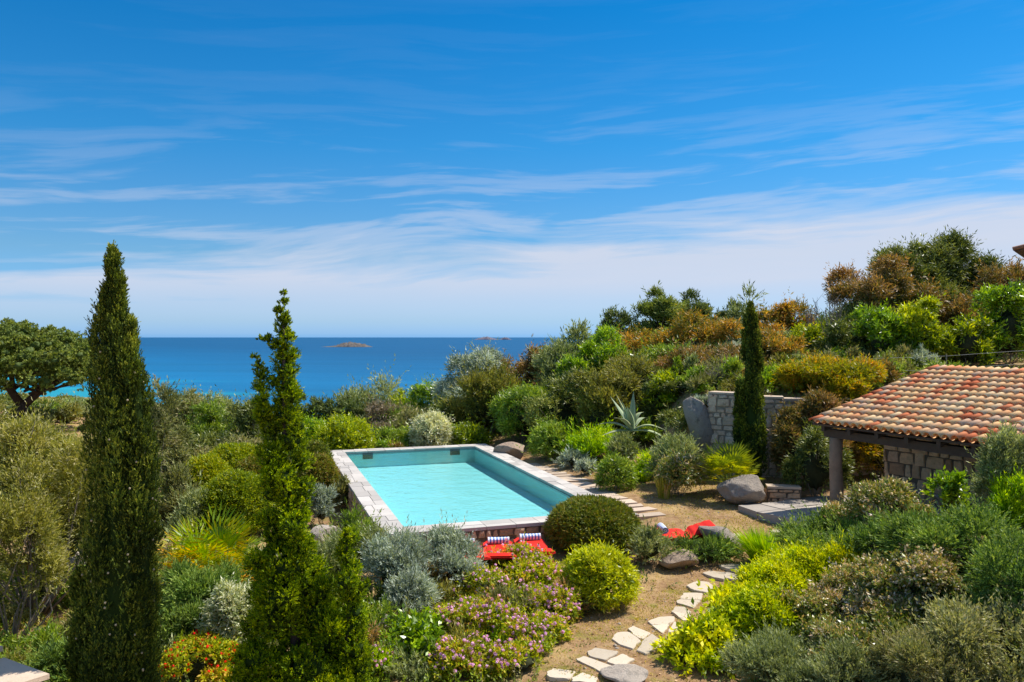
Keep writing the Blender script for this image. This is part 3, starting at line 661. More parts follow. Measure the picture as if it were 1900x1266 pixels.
build_patio()

# retaining wall, low step, terrace wall of the house in front
def wall_run(name, pts, ztops, thick, m, label, zb=-.6, cat='stone wall'):
    rt = empty(name, (*pts[0], 0), 0, label, cat); L = -np.array((*pts[0], 0)); mb = MB(); cp = MB(); rng = random.Random(5)
    P_ = [np.array(p, float) for p in pts]
    off = []
    for i in range(len(P_)):
        a = P_[max(i-1, 0)]; b = P_[min(i+1, len(P_)-1)]; d = (b-a)/np.linalg.norm(b-a); off.append(np.array((-d[1], d[0]))*thick/2)
    for i in range(len(P_)-1):
        A, B, oa, ob = P_[i], P_[i+1], off[i], off[i+1]
        def ring(z0a, z0b, z1a, z1b, e):
            return [(*(A-oa*e), z0a), (*(B-ob*e), z0b), (*(B+ob*e), z0b), (*(A+oa*e), z0a), (*(A-oa*e), z1a), (*(B-ob*e), z1b), (*(B+ob*e), z1b), (*(A+oa*e), z1a)]
        fs = [(4, 5, 6, 7), (0, 1, 5, 4), (2, 3, 7, 6)]+([(3, 0, 4, 7)] if i == 0 else [])+([(1, 2, 6, 5)] if i == len(P_)-2 else [])
        mb.add([np.array(p)+L for p in ring(zb, zb, ztops[i]-.06, ztops[i+1]-.06, 1)], fs)
        nn = max(1, int(np.linalg.norm(B-A)/.5))
        for q in range(nn):
            s, t = q/nn+.008, (q+1)/nn-.008; z = ztops[i]+(ztops[i+1]-ztops[i])*(s+t)/2+rng.uniform(-.015, .015)
            Aq, Bq = A+(B-A)*s, A+(B-A)*t; o1, o2 = oa+(ob-oa)*s, oa+(ob-oa)*t
            cp.prism([(Aq-o1*1.12)+L[:2], (Bq-o2*1.12)+L[:2], (Bq+o2*1.1)+L[:2], (Aq+o1*1.1)+L[:2]], z-.058, z, rng.random())
    ms_ = mb.build('masonry', M_MORT2 if m is M_WALL2 else M_MORT1, rt); cp.build('cap_stones', M_PAVE, rt); sb = MB()
    for i in range(len(P_)-1):
        A, B = P_[i]-off[i], P_[i+1]-off[i+1]; d = (B-A)/np.linalg.norm(B-A); masonry(sb, A+L[:2], B+L[:2], (d[1], -d[0]), max(zb, -.3), lambda t, i=i: ztops[i]+(ztops[i+1]-ztops[i])*t-.07, 20+i)
    masonry(sb, P_[0]+off[0]+L[:2], P_[0]-off[0]+L[:2], (P_[0]-P_[1])/np.linalg.norm(P_[0]-P_[1]), max(zb, -.3), lambda t: ztops[0]-.07, 40)
    sb.build('stones', M_RS2 if m is M_WALL2 else M_RS1, ms_)
    return rt
wall_run('retaining_wall', [(6.15, 24.3), (6.9, 23.75), (8.05, 23.35), (9.5, 23.1), (14.6, 23.3)], [2.62, 2.60, 2.50, 2.50, 2.55], .42, M_WALL, 'tall granite rubble retaining wall behind the slim cypress')
wall_run('garden_step', [(6.75, 20.9), (7.6, 20.75)], [.36, .36], .35, M_WALL2, 'low ochre stone step beside the big boulder', zb=-.3, cat='step')
wall_run('terrace_wall', [(-7.2, 9.7), (-6.35, 9.4), (-5.55, 8.95), (-5.15, 8.5)], [.58, .42, .30, .24], .5, M_WALL, 'pale stone terrace wall cut off by the bottom edge near the cypress', zb=-1.6)

# ------------------------------------------------------------------ boulders
import bmesh
def rock_mat(name, a, b_, lich=(.10, .095, .08)):
    m, N, b, out = mat(name); oc = N.n('ShaderNodeTexCoord').outputs['Object']
    n = N.noise(oc, 2.2, 6, .65); n2 = N.noise(oc, 30, 4, .8)
    c = N.mix(N.ramp(n, [(.3, 0), (.7, 1)]), a, b_); c = N.mix(N.m('MULTIPLY', n2, .35), c, (.62, .55, .48))
    c = N.mix(N.ramp(N.noise(oc, 4.5, 6, .75), [(.54, 0), (.66, .6)]), c, lich)
    P(b, Base_Color=c, Roughness=.92); b.inputs['Specular IOR Level'].default_value = .15
    P(b, Normal=N.n('ShaderNodeBump', {'Strength': 1.0, 'Distance': .09, 'Height': N.m('ADD', N.noise(oc, 5, 9, .8, 1.2), N.m('MULTIPLY', n2, .4))}).outputs[0]); return m
M_GRAN = rock_mat('pink_granite', (.33, .22, .15), (.56, .40, .27))
M_GREY = rock_mat('grey_granite', (.27, .215, .175), (.48, .40, .32))
M_PALE = rock_mat('pale_granite', (.52, .42, .33), (.76, .64, .51))
def boulder(px, top, base, w, label, m=M_GRAN, d=None, depth=.8, seed=1, sx=1, tilt=0, cuts=6, name='boulder', sink=.25, turn=0):
    if d is None: x, d, z = ray(px, base); d += w/F*d*depth*.4; x = (px-950)/F*d; z = h1(x, d)
    else: x, d = at(px, d); z = h1(x, d)
    W = w/F*d; H = max(.12, CAMZ-(top-625)/F*(d)-z); rng = np.random.default_rng(seed)
    bm = bmesh.new(); bmesh.ops.create_icosphere(bm, subdivisions=5, radius=1)
    P_ = np.array([v.co[:] for v in bm.verts]); 
    for _ in range(cuts):
        n = unit(rng.normal(size=3)+np.array((0, 0, .3))); k = rng.uniform(.62, .85); dd = P_@n; P_ -= np.clip(dd-k, 0, None)[:, None]*n*.97
    s = rng.uniform(0, 9, 3)
    for f, a in ((1.6, .10), (3.7, .045), (9, .014), (21, .006)):
        q = P_*f+s; P_ = P_*(1+a*(np.sin(q[:, 0]+1.3*np.sin(q[:, 1]))*np.cos(q[:, 2]+.7*np.sin(q[:, 0]*1.3)))[:, None])
    P_[:, 0] *= 1; mx = np.abs(P_).max(0); P_ /= mx
    P_ = P_*np.array((W/2, W/2*depth, H*.5/(1-sink*.5)))
    c, s_ = cos(tilt), sin(tilt); X = P_[:, 0]*c-P_[:, 2]*s_; Z = P_[:, 0]*s_+P_[:, 2]*c; P_[:, 0] = X; P_[:, 2] = Z
    for v, p in zip(bm.verts, P_): v.co = p
    me = bpy.data.meshes.new(name); bm.to_mesh(me); bm.free(); me.materials.append(m)
    me.polygons.foreach_set('use_smooth', np.ones(len(me.polygons), bool))
    o = bpy.data.objects.new(name, me); COL.objects.link(o)
    zt = P_[:, 2].max(); o.location = (x, d, z+H-zt); o.rotation_euler = (0, 0, turn)
    return tag(o, label, 'boulder', 'granite boulders in the garden')
boulder(1378, 880, 944, 92, 'large grey granite boulder with a flat face beside the low fan palm', M_GREY, seed=11, depth=.9, cuts=9)
boulder(948, 820, 853, 66, 'rounded tan boulder resting on the far corner of the pool rim', M_GRAN, seed=5, d=29.5, depth=1.0)
boulder(1262, 1020, 1062, 84, 'flat topped brown boulder at the edge of the bare soil path', M_GRAN, seed=21, depth=.7, cuts=9, turn=.3)
boulder(1340, 973, 1034, 92, 'smooth blue grey rock slab sloping down beside the red lounger', M_GREY, seed=31, depth=1.1, tilt=-.42, d=17.6, cuts=10)
boulder(602, 974, 1016, 66, 'pale rounded boulder behind the twisted juniper', M_PALE, seed=41)
boulder(133, 1025, 1078, 80, 'pinkish boulder left of the tall cypress', M_PALE, seed=51)
boulder(712, 1138, 1200, 84, 'dark shaded boulder under the silver bushes', M_GREY, seed=61)
boulder(1160, 1256, 1300, 92, 'rounded beige boulder at the bottom edge beside the stepping stones', M_PALE, seed=71, d=11.3, depth=1)
boulder(1785, 937, 975, 112, 'long pale boulder half buried in the spreading juniper', M_PALE, seed=81, depth=.6)
boulder(1306, 736, 815, 56, 'tall leaning boulder against the left end of the retaining wall', M_GREY, seed=91, d=24.4, depth=.9, tilt=.35, cuts=10)
boulder(1296, 812, 850, 50, 'small dark boulder below the leaning one', M_GREY, seed=92, depth=.7)
boulder(1452, 1018, 1044, 42, 'small grey boulder beside the yellow euphorbia', M_GREY, seed=93)
boulder(358, 846, 862, 26, 'small white boulder among the far shrubs left of the pool', M_PALE, seed=94)
boulder(336, 850, 864, 22, 'pinkish boulder left of the small white one', M_GRAN, seed=95)
boulder(308, 885, 905, 24, 'pale boulder just right of the tall cypress', M_PALE, seed=96)
boulder(450, 792, 806, 24, 'whitish boulder up in the dry scrub', M_PALE, seed=97)
boulder(1150, 900, 908, 22, 'flat pale boulder on the lawn by the round shrub', M_PALE, seed=98, depth=.6)

# ------------------------------------------------------------------ stepping stones and pavers
def poly_stone(pts, m, name, label, cat, group, th=.07, up=.018, seed=0):
    rng = np.random.default_rng(seed+5); G = []
    for px, py in pts:
        x, d, z = ray(px, py); G.append((x, d, z))
    G = np.array(G); c = G.mean(0); G[:, :2] = c[:2]+(G[:, :2]-c[:2])*1.05; Z = c[2]+up
    out = []
    n = len(G)
    for i in range(n):
        a, b = G[i, :2], G[(i+1) % n, :2]
        for t in (0.06, .35, .65, .94):
            p = a+(b-a)*t; out.append((*(p+rng.normal(size=2)*.008*(1 if .1 < t < .9 else .4)-c[:2]), 0))
    bot = [(p[0]*1.01, p[1]*1.01, -th) for p in out]; k = len(out); mb = MB()
    ins = [(p[0]*.97, p[1]*.97, .012) for p in out]
    mb.add(bot+out+ins, [tuple(range(2*k, 3*k))]+[(i, (i+1) % k, k+(i+1) % k, k+i) for i in range(k)]+[(k+i, k+(i+1) % k, 2*k+(i+1) % k, 2*k+i) for i in range(k)], float(rng.random()))
    o = mb.build(name, m); o.location = (c[0], c[1], Z); return tag(o, label, cat, group)
cr = lambda pts: [(860+a/3.279, 880+b/3.279) for a, b in pts]
SS = [
 ([(1555,565),(1640,548),(1705,556),(1705,608),(1600,590)], 'broad stepping stone at the top of the path by the grass tuft'),
 ([(1455,612),(1505,590),(1600,600),(1585,652),(1520,645)], 'stepping stone second from the top of the path'),
 ([(1600,602),(1700,622),(1690,660),(1592,650)], 'stepping stone half under the yellow euphorbia'),
 ([(1358,692),(1425,650),(1490,655),(1530,700),(1480,735),(1400,720)], 'third stepping stone down, squarish and cream'),
 ([(1320,765),(1340,735),(1455,742),(1445,770)], 'narrow stepping stone strip above a wider one'),
 ([(1298,782),(1320,772),(1440,777),(1400,818),(1300,795)], 'stepping stone wedge just below the narrow strip'),
 ([(1268,850),(1290,818),(1345,820),(1385,845),(1370,860),(1275,854)], 'rounded stepping stone left of the euphorbia mound'),
 ([(1275,860),(1380,864),(1375,895),(1335,893)], 'small stepping stone wedge under the rounded one'),
 ([(1120,908),(1190,885),(1280,880),(1275,905),(1250,921),(1150,922)], 'long upper stepping stone of the group of three'),
 ([(1145,932),(1245,927),(1238,950),(1210,975)], 'triangular stepping stone of the group of three'),
 ([(1247,960),(1285,914),(1335,930),(1310,955),(1245,972)], 'right stepping stone of the group of three'),
 ([(1003,955),(1030,940),(1140,978),(1092,1010),(1060,1003)], 'wedge stepping stone above the two largest slabs'),
 ([(905,1010),(935,980),(1005,975),(1078,1025),(1030,1073),(950,1045)], 'large left stepping stone with a pointed tip'),
 ([(1057,1082),(1090,1030),(1145,987),(1205,1025),(1205,1060),(1110,1105)], 'large right stepping stone with a rounded edge'),
 ([(755,1095),(800,1070),(940,1090),(930,1105),(863,1143),(770,1120)], 'upper stepping stone of the lowest full group'),
 ([(687,1140),(735,1122),(915,1185),(890,1228),(850,1222)], 'long front stepping stone of the lowest full group'),
 ([(872,1150),(965,1105),(1040,1140),(960,1186)], 'right diamond stepping stone of the lowest full group'),
 ([(510,1225),(545,1195),(685,1205),(640,1264),(520,1262)], 'stepping stone at the bottom edge, left one'),
 ([(662,1260),(720,1215),(815,1245),(800,1290),(660,1290)], 'stepping stone cut by the bottom edge beside the round boulder'),
]
for i, (p, lb) in enumerate(SS): poly_stone(cr(p), M_STEP, 'stepping_stone', lb, 'stepping stone', 'stepping stones of the curved garden path', seed=i)
for i, (p, lb) in enumerate([([(1272,985),(1310,980),(1330,990),(1290,996)], 'pale stone slab behind the red lounger'), ([(1335,990),(1372,988),(1380,1000),(1345,1003)], 'pale stone slab beside the blue grey rock'),
   ([(1430,985),(1462,982),(1476,995),(1440,1000)], 'pale stone slab behind the grass tuft'), ([(1405,1000),(1440,1003),(1436,1016),(1400,1012)], 'pale stone slab in front of the patio corner')]):
    poly_stone(p, M_STEP, 'stone_slab', lb, 'stone slab', 'pale slabs near the patio', seed=40+i)
rg = random.Random(12); v = PLN-4.1
while v > .5:
    w_ = rg.uniform(.34, .55); u0 = PW+.06; u1 = PW+rg.uniform(.70, 1.0); mb = MB()
    c = puv((u0+u1)/2, v-w_/2, 0); j = lambda: rg.uniform(-.07, .07)
    pts = [np.array(puv(a+j(), b+j(), 0))[:2]-np.array(c[:2]) for a, b in ((u0, v-w_+.05), (u1, v-w_+.05), (u1, v-.05), (u0, v-.05))]
    mb.prism(pts, -.1, .012, rg.random()); o = mb.build('paving_slab', M_PAVE, bevel=.008); o.location = (c[0], c[1], h1(c[0], c[1])+.03)
    tag(o, 'pinkish cross slab in the path along the right side of the pool', 'paving slab', 'slabs of the poolside path'); v -= w_

# ------------------------------------------------------------------ loungers and towels
M_REDF = simple('red_cushion', (.72, .022, .012), .75, .12, 5, .15, .2); M_LEG = simple('lounger_frame', (.25, .03, .02), .6, .2)
mT, N_, b_, o_ = mat('striped_towel')
t_ = N_.n('ShaderNodeAttribute', attribute_name='tone').outputs['Fac']
P(b_, Base_Color=N_.ramp(t_, [(0, (.80, .80, .84)), (.3, (.80, .80, .84)), (.31, (.10, .18, .52)), (.6, (.12, .2, .55)), (.61, (.30, .48, .78)), (1, (.36, .52, .8))], 'CONSTANT'), Roughness=.95)
def make_lounger(label):
    rt = empty('sun_lounger', (0, 0, 0), 0, label, 'sun lounger', 'red sun loungers below the pool rim')
    def pad(L0, L1, w, z0, z1, th, name):
        nx, ny = 14, 8; V = []; mb = MB()
        for s in (0, 1):
            for i in range(nx+1):
                for j in range(ny+1):
                    a = i/nx; b = j/ny*2-1; e = min(1, min(a, 1-a)*9+.15)*min(1, (1-abs(b))*4+.2); e = e**.5
                    y = L0+(L1-L0)*a; z = z0+(z1-z0)*a; puff = th*(e if s else .15*(1-e)) + (.014*abs(sin(a*11))*s-.006*s)
                    V.append((b*w/2, y, z+puff))
        k = (nx+1)*(ny+1); F_ = []
        for i in range(nx):
            for j in range(ny):
                q = i*(ny+1)+j; F_ += [(k+q, k+q+1, k+q+ny+2, k+q+ny+1), (q+ny+1, q+ny+2, q+1, q)]
        rim = [i*(ny+1) for i in range(nx+1)]+[nx*(ny+1)+j for j in range(1, ny+1)]+[i*(ny+1)+ny for i in range(nx-1, -1, -1)]+[j for j in range(ny-1, 0, -1)]
        F_ += [(rim[i], rim[(i+1) % len(rim)], k+rim[(i+1) % len(rim)], k+rim[i]) for i in range(len(rim))]
        return mb.add(V, F_).build(name, M_REDF, rt, smooth=True)
    pad(-.30, 1.0, .66, .30, .30, .11, 'mattress'); pad(-.32, -.92, .66, .32, .52, .12, 'backrest')
    mb = MB()
    for s in (-1, 1): mb.box((s*.32, .1, .265), (.04, 1.75, .05))
    for y in (-.75, .1, .95): mb.box((0, y, .265), (.598, .05, .04))
    mb.build('frame', M_LEG, rt)
    for sx in (-1, 1):
        for y in (-.6, .8): MB().box((sx*.32, y, .12), (.045, .05, .238)).build('leg', M_LEG, rt)
    MB().tube([(-.2, -.36, .29), (-.2, -.66, .40)], [.012, .012], 6).build('backrest_prop', M_LEG, rt); MB().tube([(.2, -.36, .29), (.2, -.66, .40)], [.012, .012], 6).build('backrest_prop', M_LEG, rt)
    return rt
def copy_thing(o, label):
    c = o.copy(); COL.objects.link(c); c['label'] = label
    for ch in o.children: q = ch.copy(); COL.objects.link(q); q.parent = c
    return c
def make_towel(label, cat='rolled towel'):
    mb = MB(); n = 13; k = 14; L = .46
    for i in range(n):
        x0, x1 = -L/2+L*i/n, -L/2+L*(i+1)/n; tn = (.1, .45)[i % 2]
        for q in range(k):
            a0, a1 = 2*pi*q/k, 2*pi*(q+1)/k; r = lambda a, x: .078*(1+.05*sin(3*a+x*9))
            tt = tn if q % 4 else (.8 if i % 2 else .1)
            mb.add([(x0, r(a0, x0)*cos(a0), r(a0, x0)*sin(a0)*.92), (x1, r(a0, x1)*cos(a0), r(a0, x1)*sin(a0)*.92), (x1, r(a1, x1)*cos(a1), r(a1, x1)*sin(a1)*.92), (x0, r(a1, x0)*cos(a1), r(a1, x0)*sin(a1)*.92)], [(0, 1, 2, 3)], tt)
    for s in (-1, 1):
        for ring in range(4):
            r0, r1 = .078*(1-ring/4), .078*(1-(ring+1)/4)
            for q in range(k):
                a0, a1 = 2*pi*q/k, 2*pi*(q+1)/k; X = s*(L/2-.004*(ring % 2)); 
                mb.add([(X, r0*cos(a0), r0*sin(a0)*.92), (X, r0*cos(a1), r0*sin(a1)*.92), (X, r1*cos(a1), r1*sin(a1)*.92), (X, r1*cos(a0), r1*sin(a0)*.92)], [(0, 1, 2, 3)], (.1, .45)[ring % 2])
    o = mb.build('rolled_towel', mT, smooth=True); return tag(o, label, cat, 'striped rolled towels on the loungers')
def build_loungers():
    ang = math.atan2(PE[1], PE[0])
    lp = None; tp = None
    for i, (px, y, rz, lb, tb) in enumerate([
        (868, 16.15, ang-.12, 'red sun lounger mostly hidden behind the silver bush', 'striped towel roll half hidden behind the silver bush'),
        (926, 16.3, ang-.28, 'red sun lounger in the open, left of its twin by the dome shrub', 'striped towel roll on the lounger in the open'),
        (990, 16.6, ang-.22, 'red sun lounger tucked against the clipped dome shrub', 'striped towel roll nearest the clipped dome shrub'),
        (1250, 18.0, ang+1.25, 'red sun lounger right of the clipped dome, its backrest by the grey rock slab', 'striped towel roll right of the clipped dome')]):
        o = lp = make_lounger(lb) if i == 0 else copy_thing(lp, lb)
        x = (px-950)/F*y; z = -.56 if i < 3 else -.56
        o.location = (x, y, z); o.rotation_euler = (0, 0, rz)
        t = make_towel(tb) if i == 0 else tp.copy()
        if i: COL.objects.link(t); t['label'] = tb
        tp = t; dy = .62 if i < 3 else .25; t.location = (x-sin(rz)*dy, y+cos(rz)*dy, z+.48); t.rotation_euler = (0, 0, rz+.08)
build_loungers()

# ------------------------------------------------------------------ wire fence on the bank and the neighbouring house
def build_far():
    rt = empty('wire_fence', (12, 25.6, h1(12, 25.6)), 0, 'thin wire fence on posts along the bank above the pavilion', 'fence'); L = -np.array(rt.location)
    P_ = [np.array((x, 25.6+.02*(x-8), h1(x, 25.6+.02*(x-8)))) for x in (9.2, 11.6, 14.2, 17)]
    wm = simple('wire', (.35, .38, .36), .5, .1)
    for p in P_: MB().tube([p+L-(0, 0, .2), p+L+(0, 0, .95)], [.02, .018], 6).build('post', M_TWIG, rt)
    for h in (.45, .88):
        MB().tube([p+L+(0, 0, h) for p in P_], [.0035]*4, 4).build('wire', wm, rt)
    d = 36.; zt = CAMZ+168*d/F; x0 = (1879-950)/F*d
    rt = empty('neighbouring_house', (x0+4, d+4, h1(x0+4, d+4)), 0, 'corner of a terracotta roofed house at the right edge above the trees', 'house'); L = -np.array(rt.location)
    tm = simple('far_roof_tile', (.40, .20, .12), .9, .4, 9, .5); sm = simple('house_wall', (.5, .38, .3), .9, .2, 3)
    mb = MB()
    for i in range(40):
        y = d+i*.2
        xs_ = x0+(y-d)*.8; mb.tube([np.array((xs_, y, zt-.12))+L, np.array((xs_+6, y-4.8, zt+1.5))+L], [.09, .09], 8)
    mb.build('roof', tm, rt)
    MB().add([np.array(p)+L for p in ((x0+.1, d, zt-.26), (x0+6, d-4.8, zt+1.34), (x0+12.4, d+3.2, zt+1.34), (x0+6.5, d+8, zt-.26), (x0+.1, d, zt-.17), (x0+6, d-4.8, zt+1.42), (x0+12.4, d+3.2, zt+1.42), (x0+6.5, d+8, zt-.17))],
        [(3, 2, 1, 0), (4, 5, 6, 7), (0, 1, 5, 4), (1, 2, 6, 5), (2, 3, 7, 6), (3, 0, 4, 7)]).build('eave', simple('eave_wood', (.18, .11, .07), .8), rt)
    MB().box(np.array((x0+6.3, d+1.6, zt-2.9))+L, (6.2, 8.0, 5.4), math.atan2(-.8, 1)).build('wall', sm, rt)
build_far()


# ------------------------------------------------------------------ special trees and plants
def plume(rng, O, A, Lp, Rp, n, k, ll, lw, L, ang, m):
    """n shoots over each tapering plume (origin O, axis A, length Lp, radius Rp)"""
    N_ = len(O); U = unit(np.cross(A, rng.normal(size=(N_, 3)))); W = np.cross(A, U)
    t = rng.random((N_, n))**.85; ph = rng.random((N_, n))*6.28
    rad = np.cos(ph)[..., None]*U[:, None]+np.sin(ph)[..., None]*W[:, None]
    rr = Rp[:, None]*np.sin(pi*np.clip(t*.85+.12, 0, 1))**.8
    B = O[:, None]+A[:, None]*(t*Lp[:, None])[..., None]+rad*(rr*(.6+.4*rng.random((N_, n))))[..., None]
    D = unit(A[:, None]*1.0+rad*k+.25*rng.normal(size=(N_, n, 3)))
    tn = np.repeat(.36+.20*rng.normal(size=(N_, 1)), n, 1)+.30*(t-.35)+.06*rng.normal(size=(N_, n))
    B, D, tn = B.reshape(-1, 3), D.reshape(-1, 3), tn.ravel()
    return sprigs(rng, B, D, L*(.6+.7*rng.random(len(B))), m, ll, lw, ang, tn)
def cypress(prof, d, label, seed, ybot, nper=1.0, m='cypress', extra=(), name='cypress_tree', cones=0):
    rng = np.random.default_rng(seed); pr = np.array(prof, float); mid_ = (pr[:, 1]+pr[:, 2])/2; hw_ = (pr[:, 2]-pr[:, 1])/2*.86; pr[:, 1] = mid_-hw_; pr[:, 2] = mid_+hw_
    ybs = pr[-1, 0]; cx = (pr[-1, 1]+pr[-1, 2])/2; x0 = (cx-950)/F*d; zg = h1(x0, d)
    rt = empty(name, (x0, d, zg), 0, label, 'cypress')
    px = d/683; ll, lw = max(.038, 1.6*px), max(.014, .9*px)
    def col(pr, z_off=0):
        z = CAMZ-(pr[:, 0]-625)/F*d-zg; c = ((pr[:, 1]+pr[:, 2])/2-950)/F*d-x0; r = (pr[:, 2]-pr[:, 1])/2/F*d
        z = z[::-1].copy(); c = c[::-1]; r = r[::-1]; z[-1] -= .10*(d < 15)+.12
        if z[0] > .15: z = np.concatenate([[.1], z]); c = np.concatenate([[c[0]], c]); r = np.concatenate([[r[0]*.9], r])
        H = z[-1]; n = int(nper*(40+H*np.mean(r)*95/max(1, (px/.0146)))); 
        zz = rng.random(n)**1.0*(H-.05-z[0])+z[0]; rr = np.interp(zz, z, r); cc = np.interp(zz, z, c)
        zz = np.concatenate([zz, np.linspace(H*.8, H-.2, 14)]); rr = np.interp(zz, z, r); cc = np.interp(zz, z, c)
        ph = rng.random(len(zz))*6.28; q = (.50+.46*rng.random(len(zz))**.7)
        O = np.stack([cc+np.cos(ph)*rr*q, np.sin(ph)*rr*q, zz], 1)
        A = unit(np.stack([np.cos(ph)*.10, np.sin(ph)*.10, np.ones(len(zz))], 1)+.06*rng.normal(size=(len(zz), 3)))
        Lp = (.35+.55*rng.random(len(zz)))*np.clip(rr*3, .35, 1.2); A[:, :2] *= 1; tipz = np.minimum(zz+Lp, H); Lp = np.maximum(tipz-zz, .12)
        # follow the taper: aim at the outline at the tip height
        r2 = np.interp(zz+Lp, z, r); c2 = np.interp(zz+Lp, z, c); q2 = np.minimum(q, .93)
        T = np.stack([c2+np.cos(ph)*r2*q2, np.sin(ph)*r2*q2, zz+Lp], 1)+rng.normal(size=(len(zz), 3))*.02
        A = T-O; Lp = np.linalg.norm(A, axis=1); A = unit(A)
        Rp = np.clip(.13*(.5+1.0*rng.random(len(zz)))*np.clip(rr*2.4, .10, 1), .008, .24)
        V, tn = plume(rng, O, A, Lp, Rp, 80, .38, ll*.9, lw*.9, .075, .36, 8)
        # inner column, dark to stand for shade between the plumes
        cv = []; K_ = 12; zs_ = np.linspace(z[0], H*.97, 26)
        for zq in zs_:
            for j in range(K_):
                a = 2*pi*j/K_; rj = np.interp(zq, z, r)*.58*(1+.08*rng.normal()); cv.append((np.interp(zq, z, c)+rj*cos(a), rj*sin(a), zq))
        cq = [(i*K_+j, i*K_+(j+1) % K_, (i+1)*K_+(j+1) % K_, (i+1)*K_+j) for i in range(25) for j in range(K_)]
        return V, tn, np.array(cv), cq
    Vs, ts, cvs, cqs = [], [], [], []
    for p in (pr, *[np.array(e, float) for e in extra]):
        V, tn, cv, cq = col(p); Vs.append(V); ts.append(tn); b = sum(len(a) for a in cvs); cqs += [tuple(i+b for i in q) for q in cq]; cvs.append(cv)
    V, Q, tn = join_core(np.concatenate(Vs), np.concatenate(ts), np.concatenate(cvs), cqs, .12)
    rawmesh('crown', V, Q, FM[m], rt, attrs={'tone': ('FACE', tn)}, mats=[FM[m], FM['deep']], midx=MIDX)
    MB().tube([(0, 0, -.3), (0, 0, .3), (0, 0, 1.2)], [.11, .09, .07], 8).build('trunk', M_BARK, rt, smooth=True)
    if cones:
        z = CAMZ-(pr[:, 0]-625)/F*d-zg; q = .013; c0 = None; cm = simple('cone', (.42, .35, .22), .8)
        for _ in range(cones):
            zz = rng.uniform(.5, z[0]*.8); r = np.interp(zz, z[::-1], ((pr[:, 2]-pr[:, 1])/2/F*d)[::-1]); c = np.interp(zz, z[::-1], (((pr[:, 1]+pr[:, 2])/2-950)/F*d-x0)[::-1]); a = rng.normal(-.7, 1.2)
            if c0 is None: o = c0 = MB().tube([(0, 0, -q), (0, 0, -q*.4), (0, 0, q*.5), (0, 0, q)], [q*.5, q, q, q*.4], 6).build('cone', cm, rt)
            else: o = c0.copy(); COL.objects.link(o); o.parent = rt
            o.location = (c+cos(a)*r*1.02, sin(a)*r*1.02, zz)
    return rt
